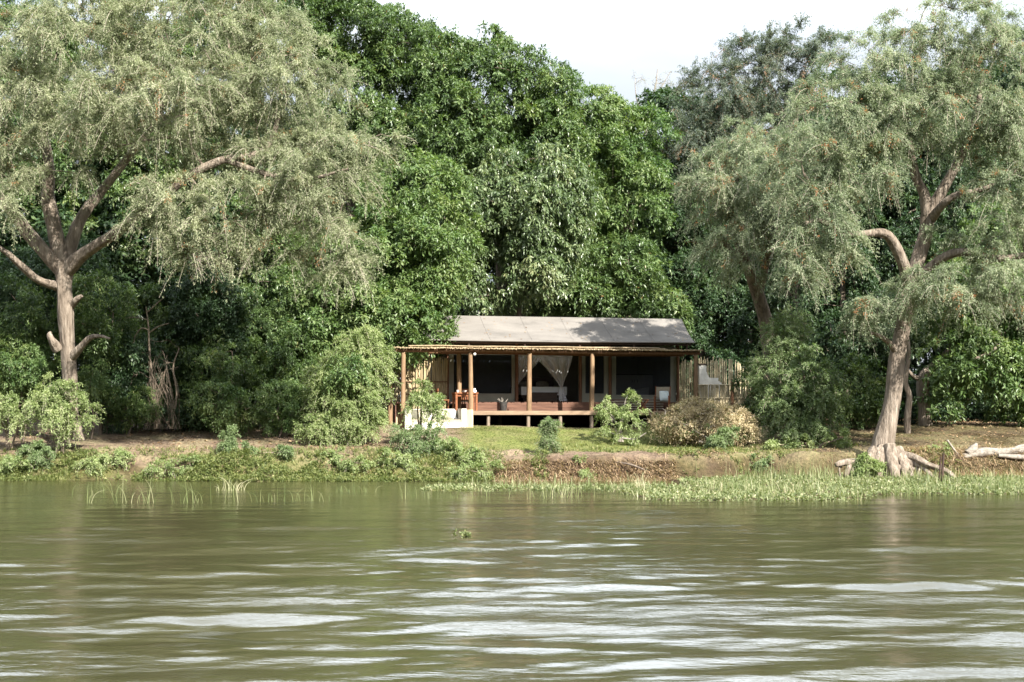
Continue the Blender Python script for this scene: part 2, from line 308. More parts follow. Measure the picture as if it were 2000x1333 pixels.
soil_dark = np.clip(.9 * sstep(.95, .55, gz(GX, GY)) * sstep(-.5, 1.5, GX) * (.8 + .4 * wob(GX, GY, 2)) + .85 * sstep(.75, .25, gz(GX, GY)) * (.6 + .4 * wob(GX, GY, 2)) + .8 * sstep(10.5, 12.5, GX) * sstep(51.5, 53, GY) * (.75 + .5 * wob(GX, GY, .8)) + .6 * sstep(57.5, 58.5, GY) + .45 * (wob(GX, GY, 1.6) > .35), 0, 1)  # darker soil: damp bank mud, leaf litter at right, farther ground, patches
at = go.data.attributes.new('soil_dark', 'FLOAT', 'POINT'); at.data.foreach_set('value', soil_dark.astype(np.float32).ravel())
g = rng_of(5)
waves = []
for lam, amp, spread, n in ((1.35, .0062, .16, 9), (2.1, .0085, .14, 4), (.85, .0030, .20, 9), (5.0, .010, .2, 3), (.40, .0010, .28, 18)):
    for _ in range(n):
        l_ = lam * g.uniform(.8, 1.25); th = math.pi / 2 + g.normal(0, spread) + .07
        waves.append((2 * math.pi / l_, th, amp * g.uniform(.6, 1.2), g.uniform(0, 6.28)))
def wz(X, Y):
    z = np.zeros(X.shape)
    calm = .30 + .70 * sstep(38, 14, Y)
    for k, th, a, ph in waves: z += 1.18 * a * np.sin(k * (X * math.cos(th) + Y * math.sin(th)) + ph)
    env = .74 + .42 * (.5 + .5 * wob(X, Y, .28))
    return z * env * calm
wo, _, _ = sheet('river', axis(-18, 18, .075, -400, 400), axis(9, 50, .055, -300, 51), wz, 'water'); tag(wo, kind='structure')

# ------------------------------------------------------------------ plants
def limb(*rows, sub=4):                     # rows of (px, py, Y, radius in px) -> smooth polyline
    p = np.array([P(a, b, c) for a, b, c, r in rows]); r = np.array([.83 * r * c / F for a, b, c, r in rows])
    return smooth(p, r, sub)
def smooth(p, r, sub=4):
    n = len(p)
    if n < 3: sub = max(sub, 4)
    pe = np.vstack([2 * p[0] - p[1], p, 2 * p[-1] - p[-2]]); op = []; orr = []
    for i in range(n - 1):
        p0, p1, p2, p3 = pe[i:i + 4]
        for t in np.arange(sub) / sub:
            op.append(.5 * ((2 * p1) + (-p0 + p2) * t + (2 * p0 - 5 * p1 + 4 * p2 - p3) * t * t + (-p0 + 3 * p1 - 3 * p2 + p3) * t ** 3)); orr.append(r[i] * (1 - t) + r[i + 1] * t)
    return np.vstack([op, p[-1:]]), np.append(orr, r[-1])
def grow(limbs, targets, g, r0=.012, ex=.42, skip=0.0, arch=.12):
    """branches from the limbs out to every target; returns list of (pts, radii)"""
    pos = []; 
    for p, r in limbs:
        k = int(len(p) * skip) if len(pos) == 0 else 1
        pos.append(p[k:])
    nodes = np.vstack(pos); rmax = np.concatenate([r[(int(len(r) * skip) if i == 0 else 1):] for i, (p, r) in enumerate(limbs)])
    N = len(nodes); par = [-1] * N; paths = []
    d0 = np.array([np.min(np.linalg.norm(nodes - t, axis=1)) for t in targets])
    buf = np.empty((N + len(targets) * 14, 3)); buf[:N] = nodes; n = N
    for ti in np.argsort(d0):
        t = targets[ti]; d = np.linalg.norm(buf[:n] - t, axis=1) + np.maximum(0, buf[:n, 2] - t[2]) * .25
        j = int(np.argmin(d)); a = buf[j]; L = np.linalg.norm(t - a)
        m = int(np.clip(L / .55, 2, 12)); u = np.linspace(0, 1, m + 1)[1:]
        c = (a + t) / 2 + np.array([0, 0, arch * L]) + g.normal(0, .07 * L, 3)
        pts = (1 - u)[:, None] ** 2 * a + 2 * ((1 - u) * u)[:, None] * c + u[:, None] ** 2 * t
        pts[:-1] += g.normal(0, .02 + .012 * L, (m - 1, 3))
        buf[n:n + m] = pts; idx = list(range(n, n + m)); par += [j] + idx[:-1]; paths.append((j, idx)); n += m
    cnt = np.zeros(n)
    for j, idx in paths: cnt[idx[-1]] += 1
    for i in range(n - 1, N - 1, -1): cnt[par[i]] += cnt[i]
    out = []
    for j, idx in paths:
        r = r0 * np.maximum(cnt[idx], 1) ** ex
        rs = r[0] * 1.15 if j >= N else min(r[0] * 1.3, rmax[j] * .8)
        out.append((np.vstack([buf[j], buf[idx]]), np.concatenate([[rs], r])))
    return out
def ell(g, lobes, n_per_m2, back=.35, shell=(.72, 1.0)):
    """points in the shells of traced lobes (px, py, Y, rx px, ry px, rY m) -> pts, outward"""
    ps, os_ = [], []
    for (px, py, Y, rx, ry, rY) in lobes:
        c = P(px, py, Y); R = np.array([rx * Y / F, rY, ry * Y / F])
        area = math.pi * R[0] * R[2] * 2.2
        n = max(3, int(area * n_per_m2)); d = nrm(g.normal(size=(n, 3)))
        keep = (d[:, 1] < .25) | (g.random(n) < back); d = d[keep]
        rr = g.uniform(*shell, (len(d), 1))
        ps.append(c + d * R * rr); os_.append(nrm(d / R))
    return np.vstack(ps), np.vstack(os_)
def rosettes(mb, p, o, g, K=6, Lf=6, rach=(.2, .42), leaf=(.10, .17), wr=.36, droop=.5, tmean=None, mi=0, dead=0.0):
    n = len(p)
    r = nrm(o[:, None] * .55 + g.normal(size=(n, K, 3)) * .62 + np.array([0, 0, .12]))
    l = g.uniform(*rach, (n, K, 1, 1)); t = (np.arange(Lf) + g.uniform(.1, .9, (n, K, Lf))) [..., None] / Lf
    pos = p[:, None, None] + r[:, :, None] * l * t - np.array([0, 0, 1.0]) * droop * l * t * t
    ax = nrm(r[:, :, None] * .55 + g.normal(size=(n, K, Lf, 3)) * .5 - np.array([0, 0, 1.0]) * droop)
    w = nrm(np.cross(ax, nrm(np.array([0, 0, 1.0]) + .45 * o[:, None, None] + g.normal(size=(n, K, Lf, 3)) * .35)))
    tm = g.normal(.42, .13, (n, 1, 1)) if tmean is None else tmean[:, None, None]
    tint = np.clip(tm + g.normal(0, .15, (n, K, Lf)), 0, .95)
    if dead: tint = np.where(g.random((n, K, Lf)) < dead, 1.0, tint)
    LL = g.uniform(*leaf, (n, K, Lf)).ravel()
    mb.leaves(pos, ax, w, LL, LL * wr, tint, mi)
def feather(mb, p, o, g, S=10, ln=(.5, 1.1), seg=9, per=3, leaf=(.06, .12), wr=.28, droop=.8, up=.35, twig=.0075, spread=.75, dead=.012, tw_mi=1, mi=0, fuzz=.05):
    n = len(p)
    d0 = nrm(o[:, None] * .7 + g.normal(size=(n, S, 3)) * spread + np.array([0, 0, up]))
    l = g.uniform(*ln, (n, S, 1, 1)); t = (np.arange(seg) + .5)[None, None, :, None] / seg
    dr = droop * g.uniform(.5, 1.4, (n, S, 1, 1))
    Z = np.array([0, 0, 1.0]); f = lambda t: p[:, None, None] + d0[:, :, None] * l * t - Z * dr * l * t * t
    pos = f(t); tan = nrm(d0[:, :, None] - 2 * dr * t * Z)
    q = np.repeat(pos[:, :, :, None], per, 3) + g.normal(0, fuzz, (n, S, seg, per, 3))
    ax = nrm(tan[:, :, :, None] * .6 + g.normal(size=(n, S, seg, per, 3)) * .65 - Z * .15)
    w = nrm(np.cross(ax, nrm(Z + .6 * o[:, None, None, None] + g.normal(size=ax.shape) * .6)))
    tint = np.clip(g.normal(.45, .16, (n, 1, 1, 1)) + g.normal(0, .17, (n, S, seg, per)), 0, .92)
    tint = np.where(g.random((n, S, 1, 1)) < dead * 2, np.where(g.random((n, S, seg, per)) < .6, 1.0, tint), tint)
    LL = g.uniform(*leaf, (n, S, seg, per)).ravel()
    mb.leaves(q, ax, w, LL, LL * wr, tint, mi)
    if twig:
        tt = np.linspace(0, 1, 5)[None, None, :, None]; c = f(tt); sd = nrm(np.cross(np.diff(c, axis=2), g.normal(size=(n, S, 1, 3)))) * twig
        wd = np.linspace(1, .35, 5)
        a0 = c[:, :, :-1] - sd * wd[:-1, None]; a1 = c[:, :, :-1] + sd * wd[:-1, None]; b1 = c[:, :, 1:] + sd * wd[1:, None]; b0 = c[:, :, 1:] - sd * wd[1:, None]
        v = np.stack([a0, a1, b1, b0], -2).reshape(-1, 3); mb.add(v, np.arange(len(v)).reshape(-1, 4), tw_mi)
def finish(name, label, cat, base, parts, group=None, kind=None):
    """parts: (part name, MB, materials[, parent index])"""
    t = thing(name, label, cat, base, 0, group)
    for pn, mb, ms in parts:
        if mb is None or mb.n == 0: continue
        o = mb.build(pn, ms, t); rebase(o, base)
    return t
def wood(limbs, branches, mbT, mbB, kT=12, lump=.06, seed=0):
    for i, (p, r) in enumerate(limbs): mbT.tube(p, r, kT, 0, lump, seed + i)
    for p, r in branches:
        k = 5 if r[0] > .03 else 3
        mbB.tube(p, r, k, 0, caps=False)

def acacia(name, label, limbs, lobes, seed, mats, dens=2.4, S=10, bark='bark_pale', twigm='twig', skip=.6, per=9, ln=(.35, .95), leaf=(.06, .12), droop=.75, dead=.012, extra=None, seg=7, back=.3):
    g = rng_of(seed)
    p, o = ell(g, lobes, dens, back=back, shell=(.45, 1.0))
    br = grow(limbs, p, g, .008, .40, skip)
    T, B, C = MB(), MB(), MB(); wood(limbs, br, T, B, 24, .085, seed)
    feather(C, p, o, g, S=S, ln=ln, per=per, leaf=leaf, droop=droop, dead=dead, seg=seg)
    if extra: extra(T, B, C, g)
    base = limbs[0][0][0]
    return finish(name, label, 'tree', tuple(base), [('trunk', T, bark), ('crown', C.join(B, 2), [mats, twigm, bark])])
def broadleaf(name, label, limbs, lobes, seed, m, dens=1.0, ros=17, sub=(.42, 1.1), bark='bark_dark', cat='tree', skip=.5, back=.4, K=6, Lf=6, leaf=(.15, .22), rach=(.2, .42), droop=.5, dead=0.004, crown='crown', stem='trunk', shell=(.66, 1.0), upb=.25, group=None, wr=.36):
    g = rng_of(seed)
    p, o = ell(g, lobes, dens * 2.6, back=back * .7, shell=shell)
    br = grow(limbs, p, g, .010, .38, skip)
    T, B, C = MB(), MB(), MB(); wood(limbs, br, T, B, 9, .05, seed)
    n = len(p); ros = int(ros * 1.5); R = g.uniform(*sub, (n, 1)) * 1.08
    d = nrm(g.normal(size=(n, ros, 3)) * .8 + o[:, None] * .8 + np.array([.1, -.2, upb + .25]))
    q = p[:, None] + d * R[:, None] * g.uniform(.55, 1.05, (n, ros, 1)) * np.array([1, 1, .95])
    tm = np.clip(g.normal(.42, .14, (n, 1)) + g.normal(0, .08, (n, ros)), 0.05, .85)
    kp = g.random((n, ros)) < np.clip((R / (sub[1] * 1.0)) ** 1.6, .15, 1); q, d, tm = q[kp], d[kp], tm[kp]
    rosettes(C, q.reshape(-1, 3), d.reshape(-1, 3), g, K=K, Lf=Lf, leaf=leaf, rach=rach, droop=droop, tmean=tm.reshape(-1), dead=dead, wr=wr)
    base = limbs[0][0][0]
    return finish(name, label, cat, tuple(base), [(stem, T, bark), (crown, C.join(B, 1), [m, bark])], group)

# -- the two big river acacias, the one behind and the grey one
LA = [limb((142, 862, 51.5, 27), (138, 810, 51.5, 20), (137, 740, 51.5, 17), (131, 660, 51.3, 16.5), (127, 600, 51.2, 18), (125, 560, 51.2, 18), (125, 512, 51.2, 22)),
      limb((122, 530, 51.2, 17), (85, 490, 51, 16), (50, 450, 51, 15), (15, 405, 50.5, 13), (-40, 350, 50, 10), (-90, 250, 50, 7)),
      limb((120, 520, 51.2, 18), (105, 440, 51.3, 17), (94, 385, 51.5, 15), (97, 335, 51.5, 12), (85, 260, 52, 10), (60, 150, 52, 6)),
      limb((127, 515, 51.2, 18), (148, 450, 51.5, 15), (168, 412, 51.7, 13), (200, 372, 52, 10), (252, 305, 52, 9), (300, 240, 52, 8), (360, 120, 52, 5)),
      limb((130, 528, 51.2, 19), (165, 495, 50.6, 14), (222, 458, 49.8, 12), (272, 418, 49, 10), (330, 375, 48.3, 9), (385, 335, 48, 9), (440, 312, 48, 9), (500, 302, 48, 8), (528, 280, 48, 7), (545, 225, 48, 5)),
      limb((116, 560, 51.2, 12), (75, 547, 50.8, 9), (42, 520, 50.4, 8), (10, 492, 50, 6), (-30, 470, 50, 4)),
      limb((440, 312, 48, 7), (520, 340, 47.5, 6), (600, 350, 47.3, 5), (680, 330, 47.5, 3)),
      limb((300, 240, 52, 7), (380, 200, 51, 6), (480, 150, 50, 5), (580, 120, 50, 3)),
      limb((138, 700, 51.4, 12), (158, 678, 51, 8), (176, 660, 50.8, 6), (196, 657, 50.7, 4), (215, 662, 50.6, 2)),
      limb((136, 600, 51.3, 10), (150, 585, 51, 7), (160, 578, 50.9, 4)), limb((112, 680, 51.3, 14), (101, 664, 51, 8), (97, 654, 51, 6), (99, 648, 51, 2))]
def deadtwigs(T, B, C, g):
    for _ in range(46):
        a = P(380 + g.uniform(-20, 25), 505 + g.uniform(-15, 12), 47.2); d = np.array([g.uniform(.2, 1.3), g.uniform(-.4, .4), g.uniform(-.9, .1)]) * g.uniform(.4, 1)
        m = a + d * .5 + g.normal(0, .08, 3); C.tube(smooth(np.array([a, m, a + d + np.array([0, 0, -.15])]), np.array([.016, .011, .006]), 3)[0], np.linspace(.015, .006, 7), 3, 1, caps=False)
acacia('acacia_tree', 'huge pale grey-green weeping acacia with a forked bare trunk at the left', LA,
       [(150, 120, 50.5, 210, 150, 3.8), (380, 80, 50, 220, 130, 3.8), (570, 190, 49.5, 130, 120, 3), (620, 320, 48.5, 150, 100, 3), (440, 260, 49.5, 180, 80, 2.4), (330, 190, 48, 200, 100, 2.8), (180, 235, 48.5, 130, 50, 2.2),
        (20, 190, 50, 110, 130, 3), (340, 400, 47, 70, 55, 1.6), (470, 400, 47.5, 110, 70, 2.2), (620, 400, 48, 110, 70, 2.3), (-120, 200, 51, 120, 180, 3), (520, 70, 51, 120, 70, 2.6), (300, -60, 51, 280, 90, 3.5), (-10, 290, 49, 60, 50, 2), (690, 480, 48.5, 40, 50, 1.2), (735, 280, 49, 45, 35, 1.2), (305, 372, 46.8, 50, 36, .9), (350, 465, 47, 60, 40, 1.2), (700, 500, 48, 40, 40, 1.1), (560, 470, 47.6, 70, 45, 1.4), (600, 335, 46.9, 70, 38, 1), (410, 495, 47, 65, 40, 1.2), (640, 515, 48, 75, 40, 1.2), (20, 395, 48.6, 50, 45, 1.2), (290, 430, 46.8, 45, 40, .9), (170, 320, 48.6, 50, 30, 1), (60, 300, 48.8, 60, 45, 1.3), (225, 300, 48.5, 50, 25, 1.2)],
       11, 'acacia', dens=2.6, S=11, per=8, skip=.95, extra=deadtwigs)
LR = [limb((1722, 940, 50, 34), (1722, 905, 50, 32), (1727, 860, 50, 26), (1744, 780, 50, 19), (1752, 700, 50, 18), (1762, 640, 50, 17), (1775, 570, 50, 17), (1792, 510, 50, 16), (1808, 455, 50, 15), (1812, 420, 50, 15)),
      limb((1780, 560, 50, 15), (1762, 510, 49.6, 14), (1742, 470, 49.3, 12), (1722, 455, 49, 10), (1685, 457, 48.7, 8), (1640, 456, 48.5, 8), (1620, 435, 48.4, 7), (1606, 390, 48.3, 5), (1570, 340, 48, 3)),
      limb((1812, 420, 50, 16), (1805, 380, 50, 12), (1790, 350, 50, 10), (1775, 280, 50, 9), (1770, 190, 50.3, 7), (1800, 90, 50.3, 4)),
      limb((1812, 425, 50, 15), (1845, 365, 49.7, 12), (1872, 315, 49.5, 10), (1900, 250, 49.5, 8), (1920, 150, 49.5, 4)),
      limb((1818, 430, 50, 11), (1842, 400, 49.2, 9), (1872, 380, 48.8, 8), (1912, 372, 48.5, 6), (1970, 350, 48.3, 4)),
      limb((1790, 545, 50, 12), (1835, 508, 49.3, 10), (1880, 492, 48.8, 9), (1945, 505, 48.6, 9), (2020, 494, 48.5, 7), (2090, 470, 48, 4)),
      limb((1622, 440, 48.4, 6), (1590, 430, 48, 5), (1550, 455, 47.6, 4), (1535, 500, 47.4, 2)),
      limb((1775, 280, 50, 8), (1730, 230, 49.6, 6), (1660, 200, 49.2, 5), (1590, 200, 49, 3)),
      limb((1752, 690, 50, 10), (1735, 668, 49.6, 6), (1715, 655, 49.3, 5), (1700, 650, 49.2, 3)),
      # root flare and bared roots
      limb((1712, 880, 49.6, 16), (1692, 915, 49.3, 15), (1684, 950, 49.2, 14)), limb((1738, 870, 49.4, 14), (1742, 905, 49.1, 14), (1752, 948, 48.8, 12)), limb((1725, 875, 49.6, 14), (1716, 910, 49.2, 13), (1710, 950, 48.9, 11)),
      limb((1752, 880, 49.6, 16), (1765, 905, 49.2, 13), (1766, 925, 49, 11), (1762, 950, 48.9, 9)), limb((1755, 890, 49.8, 13), (1785, 895, 49.2, 10), (1812, 908, 48.8, 8), (1850, 922, 48.5, 7), (1868, 940, 48.3, 6)),
      limb((1700, 905, 49.6, 11), (1672, 903, 49.1, 9), (1648, 904, 48.9, 8), (1632, 909, 48.8, 5)), limb((1660, 905, 49, 6), (1654, 925, 48.8, 6), (1653, 950, 48.7, 5)),
      limb((1765, 900, 49.3, 8), (1800, 912, 49, 6), (1822, 935, 48.5, 5), (1815, 950, 48.3, 4)), limb((1690, 900, 49.7, 8), (1670, 915, 49.3, 5), (1678, 950, 49, 5)), limb((1780, 895, 49.4, 7), (1795, 925, 49, 5), (1790, 950, 48.8, 4)), limb((1700, 930, 49.3, 9), (1675, 926, 48.9, 7), (1668, 935, 48.8, 6), (1664, 950, 48.8, 5))]
_g = rng_of(17)
for _ in range(26):
    a = _g.uniform(1640, 1860); 
    if 1700 < a < 1745: continue
    LR.append(limb((a, 903 + abs(a - 1740) * .1 + _g.uniform(-4, 6), 49.2, 3), (a + _g.uniform(-12, 12), 922 + _g.uniform(-4, 4), 48.8, 2.2), (a + _g.uniform(-22, 22), 950, 48.6, 1.4)))
acacia('acacia_tree', 'big leaning acacia with bared roots at the water edge on the right bank', LR,
       [(1850, 60, 50.3, 120, 85, 3), (1740, 140, 50.3, 150, 95, 3), (1940, 190, 50, 120, 140, 3), (1640, 240, 49.2, 130, 80, 2.6), (1850, 225, 49.6, 140, 80, 2.4), (1680, 325, 48.6, 105, 65, 2.0), (1950, 400, 48.6, 75, 110, 2.0), (1560, 330, 48, 90, 70, 2),
        (1735, 590, 48.9, 90, 40, 1.2), (1640, 480, 47.8, 40, 40, .9), (1880, 600, 48, 50, 40, 1), (1860, 555, 48.4, 95, 60, 1.6), (1600, 430, 48, 75, 90, 1.7), (1560, 520, 47.5, 45, 70, 1.1), (1830, 470, 49.4, 40, 25, .8), (2080, 300, 50, 110, 200, 3), (1960, 540, 48.2, 70, 60, 1.5), (1740, 240, 48.6, 75, 60, 1.6)],
       12, 'acacia_cool', dens=2.9, S=11, skip=.95, dead=.02)
LB = [limb((1512, 850, 58, 24), (1508, 720, 58, 20), (1498, 640, 58, 18), (1482, 580, 57.5, 15), (1465, 530, 57, 13), (1445, 480, 56.5, 11), (1430, 430, 56, 8)),
      limb((1482, 575, 57.5, 10), (1500, 500, 56.5, 8), (1520, 430, 56, 6)), limb((1465, 530, 57, 8), (1420, 480, 56, 6), (1390, 450, 55.5, 4))]
acacia('acacia_tree', 'silver-green weeping acacia on a thin dark trunk right of the tent roof', LB,
       [(1500, 300, 56, 130, 65, 2.6), (1420, 370, 55.5, 85, 80, 2.4), (1530, 420, 55, 90, 90, 2.2), (1440, 480, 55, 75, 75, 2.2), (1370, 330, 55.5, 45, 45, 1.5), (1480, 400, 55, 80, 90, 2)],
       13, 'acacia_cool', dens=2.9, S=11, bark='bark_dark', skip=.7, dead=.035)
LG = [limb((1560, 830, 74, 20), (1550, 600, 74, 17), (1540, 400, 74, 15), (1548, 250, 74, 11), (1570, 140, 74, 7)), limb((1540, 390, 74, 10), (1490, 290, 73, 8), (1440, 220, 73, 6)), limb((1545, 300, 74, 9), (1520, 200, 73.5, 6), (1480, 130, 73, 4))]
acacia('acacia_tree', 'dark grey-green acacia standing tall behind the right of the tent', LG,
       [(1490, 140, 74, 95, 70, 3.5), (1560, 130, 74, 80, 75, 3.5), (1410, 190, 73, 75, 65, 3.2), (1350, 260, 72, 50, 50, 2.6), (1450, 260, 73, 110, 70, 3.2), (1380, 330, 72, 80, 60, 3)],
       14, 'acacia_grey', dens=1.9, S=10, bark='bark_dark', twigm='twig_dark', ln=(.7, 1.4), leaf=(.09, .16), skip=.5, droop=.5, dead=.03)

# -- dense broad-leaved trees behind the tent
def stand(px, py0, py1, Y, r): return [limb((px, py0, Y, r), (px + 6, (py0 * 2 + py1) / 3, Y, r * .85), (px - 4, (py0 + 2 * py1) / 3, Y, r * .65), (px, py1, Y, r * .35))]
broadleaf('mahogany_tree', 'tall dark green broad-leaved tree behind the left acacia, highest against the sky', stand(690, 832, 180, 71, 18),
          [(560, 70, 71, 90, 85, 3.5), (650, 75, 71, 85, 75, 3.5), (735, 100, 70.5, 80, 75, 3.4), (800, 165, 70, 85, 95, 3.4), (690, 210, 69.5, 120, 90, 3), (770, 280, 69, 90, 90, 3), (480, 60, 72, 60, 70, 3), (600, 30, 71.5, 50, 50, 3), (680, 55, 71, 40, 45, 2.6), (760, 75, 71, 40, 45, 2.6), (820, 110, 70.5, 40, 50, 2.6)], 21, 'mahogany', dens=.62, ros=15)
broadleaf('mahogany_tree', 'broad dark green tree with a sloping leafy top above the tent roof', stand(980, 832, 230, 68, 20) + [limb((1045, 832, 66, 10), (1030, 600, 66, 9), (1010, 480, 66, 7))],
          [(890, 175, 68.5, 85, 80, 3.4), (970, 190, 68.5, 90, 85, 3.4), (1045, 175, 68.5, 50, 55, 2.8), (900, 280, 67, 95, 80, 3), (1010, 285, 67, 95, 75, 3), (1100, 235, 68, 55, 60, 2.8), (860, 130, 69, 40, 45, 2.6), (940, 125, 69, 40, 40, 2.6), (1010, 145, 69, 45, 40, 2.6), (1080, 320, 67, 70, 60, 2.6)], 22, 'mahogany', dens=.68, ros=15)
broadleaf('mahogany_tree', 'brighter green rounded tree stepping down towards the gap of sky', stand(1225, 832, 330, 70, 14) + [limb((1218, 500, 69, 7), (1235, 440, 69, 6), (1250, 400, 69, 4))],
          [(1150, 250, 70, 55, 55, 2.8), (1210, 280, 70, 60, 60, 2.8), (1255, 300, 70, 40, 55, 2.6), (1110, 215, 70.5, 40, 40, 2.4), (1180, 235, 70.5, 40, 40, 2.4), (1160, 340, 69, 75, 70, 3), (1230, 390, 69, 70, 75, 3), (1140, 420, 68, 60, 60, 2.6)], 23, 'leaf_bright', dens=.65, ros=14)
broadleaf('mahogany_tree', 'olive tree with drooping sunlit leaf bunches hanging over the tent roof', stand(1010, 832, 330, 63.5, 12),
          [(1040, 350, 64, 80, 60, 2.4), (1060, 430, 63.5, 75, 75, 2.4), (985, 420, 63.5, 75, 75, 2.2), (960, 520, 63.2, 60, 80, 1.9), (1060, 520, 63.2, 60, 55, 1.9), (930, 590, 63, 35, 40, 1.3), (905, 440, 64, 50, 80, 2), (1095, 380, 64, 40, 60, 1.8)], 24, 'mahogany_pale', dens=.85, ros=16, droop=.95, upb=-.1)
broadleaf('mahogany_tree', 'bright leafy tree hiding the left end of the tent roof', stand(720, 850, 480, 61, 10) + [limb((840, 840, 60, 8), (850, 680, 60, 7), (830, 560, 60, 5))],
          [(800, 400, 61, 90, 75, 2.4), (838, 490, 60, 68, 80, 2.2), (770, 520, 59.5, 90, 85, 2.4), (815, 580, 59.6, 58, 60, 1.5), (824, 640, 59.2, 38, 40, .9), (700, 600, 59, 85, 75, 2.2), (775, 635, 58, 70, 50, 1.5), (650, 540, 60, 70, 80, 2.2), (640, 640, 59, 75, 60, 2)], 25, 'leaf_bright', dens=.95, ros=15, leaf=(.15, .22))
broadleaf('mahogany_tree', 'shaded low tree behind the right half of the tent roof', stand(1200, 832, 560, 67, 9),
          [(1200, 540, 66.5, 80, 60, 2.3), (1130, 580, 66, 80, 60, 2.3), (1260, 600, 66, 70, 70, 2.3), (1050, 600, 67, 70, 55, 2)], 26, 'mahogany', dens=.85, ros=14, leaf=(.14, .24))
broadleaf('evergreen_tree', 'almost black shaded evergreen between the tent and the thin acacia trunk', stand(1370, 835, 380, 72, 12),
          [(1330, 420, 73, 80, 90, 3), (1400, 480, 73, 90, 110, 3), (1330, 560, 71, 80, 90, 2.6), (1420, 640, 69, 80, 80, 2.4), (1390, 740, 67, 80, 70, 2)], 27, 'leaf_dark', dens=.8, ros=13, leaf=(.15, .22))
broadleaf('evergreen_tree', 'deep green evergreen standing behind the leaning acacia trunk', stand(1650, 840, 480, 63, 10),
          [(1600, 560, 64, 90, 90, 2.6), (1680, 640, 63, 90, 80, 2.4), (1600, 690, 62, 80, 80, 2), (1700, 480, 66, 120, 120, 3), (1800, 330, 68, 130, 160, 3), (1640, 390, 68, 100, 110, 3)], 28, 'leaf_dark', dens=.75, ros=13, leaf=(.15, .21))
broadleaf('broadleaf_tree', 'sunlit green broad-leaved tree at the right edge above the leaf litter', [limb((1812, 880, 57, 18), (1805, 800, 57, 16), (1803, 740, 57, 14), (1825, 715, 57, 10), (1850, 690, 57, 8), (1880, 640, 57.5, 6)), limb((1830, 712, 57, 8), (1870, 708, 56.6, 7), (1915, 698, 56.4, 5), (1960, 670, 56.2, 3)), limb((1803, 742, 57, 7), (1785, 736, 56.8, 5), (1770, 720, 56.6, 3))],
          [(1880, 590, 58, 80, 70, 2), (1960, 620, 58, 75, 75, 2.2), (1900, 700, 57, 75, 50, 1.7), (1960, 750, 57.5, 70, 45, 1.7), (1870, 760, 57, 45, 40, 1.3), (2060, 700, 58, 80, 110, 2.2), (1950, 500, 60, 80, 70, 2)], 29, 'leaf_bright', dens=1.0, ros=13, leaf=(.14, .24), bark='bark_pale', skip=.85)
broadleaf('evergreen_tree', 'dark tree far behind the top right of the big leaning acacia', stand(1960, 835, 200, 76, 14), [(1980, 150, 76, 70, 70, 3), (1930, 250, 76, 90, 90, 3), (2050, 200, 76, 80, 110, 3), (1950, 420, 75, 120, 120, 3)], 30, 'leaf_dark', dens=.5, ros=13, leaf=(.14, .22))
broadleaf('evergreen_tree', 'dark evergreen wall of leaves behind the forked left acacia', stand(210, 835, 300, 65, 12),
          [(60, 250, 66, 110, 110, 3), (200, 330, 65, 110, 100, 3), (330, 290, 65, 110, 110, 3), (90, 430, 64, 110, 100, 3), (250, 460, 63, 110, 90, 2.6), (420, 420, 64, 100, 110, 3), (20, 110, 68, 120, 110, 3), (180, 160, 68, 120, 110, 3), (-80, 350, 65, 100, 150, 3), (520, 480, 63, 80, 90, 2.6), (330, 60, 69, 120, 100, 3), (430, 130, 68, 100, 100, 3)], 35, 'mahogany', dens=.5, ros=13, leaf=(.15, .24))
# slim crooked trunk beside the broad-leaved one
g = rng_of(31)
sl = [limb((1774, 890, 55, 8), (1772, 820, 55, 8), (1776, 775, 55, 7), (1768, 745, 55, 6), (1775, 690, 55, 5), (1768, 630, 55, 4))]
broadleaf('slender_tree', 'thin crooked grey trunk standing between the two thick right trunks', sl, [(1770, 600, 55, 30, 40, .8)], 31, 'acacia_cool', dens=1.6, ros=10, leaf=(.06, .1), bark='bark_pale', skip=.8)

# -- shady undergrowth left of the tent: big shrubs, each its own
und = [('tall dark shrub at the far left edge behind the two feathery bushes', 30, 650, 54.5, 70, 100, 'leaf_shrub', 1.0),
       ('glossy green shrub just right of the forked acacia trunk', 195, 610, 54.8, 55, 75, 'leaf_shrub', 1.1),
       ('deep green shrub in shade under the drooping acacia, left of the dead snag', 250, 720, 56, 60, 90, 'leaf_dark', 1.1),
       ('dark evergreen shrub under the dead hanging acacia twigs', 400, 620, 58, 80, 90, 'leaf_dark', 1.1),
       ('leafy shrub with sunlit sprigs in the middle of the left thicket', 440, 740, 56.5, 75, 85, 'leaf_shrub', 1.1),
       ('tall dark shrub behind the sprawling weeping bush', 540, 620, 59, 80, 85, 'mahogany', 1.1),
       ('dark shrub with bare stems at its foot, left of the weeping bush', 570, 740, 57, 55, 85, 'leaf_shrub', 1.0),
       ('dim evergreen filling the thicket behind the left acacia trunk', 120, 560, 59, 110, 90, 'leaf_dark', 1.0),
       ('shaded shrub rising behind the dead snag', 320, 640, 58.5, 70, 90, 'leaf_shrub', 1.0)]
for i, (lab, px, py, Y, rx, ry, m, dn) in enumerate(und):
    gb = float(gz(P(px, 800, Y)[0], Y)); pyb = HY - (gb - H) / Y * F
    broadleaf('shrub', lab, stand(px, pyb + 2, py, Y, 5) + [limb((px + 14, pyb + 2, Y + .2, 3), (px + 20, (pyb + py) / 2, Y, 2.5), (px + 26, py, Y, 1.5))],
              [(px, py - ry * .1, Y, rx, ry * .8, 1.7), (px - rx * .25, py + ry * .65, Y - .4, rx * .8, ry * .55, 1.3), (px + rx * .4, py + ry * .45, Y - .2, rx * .7, ry * .6, 1.4)], 40 + i, m, dens=1.25 * dn, ros=13, cat='shrub', crown='foliage', stem='stems', leaf=(.09, .16), skip=.2, sub=(.35, .7), group='shrubs of the shady left thicket')
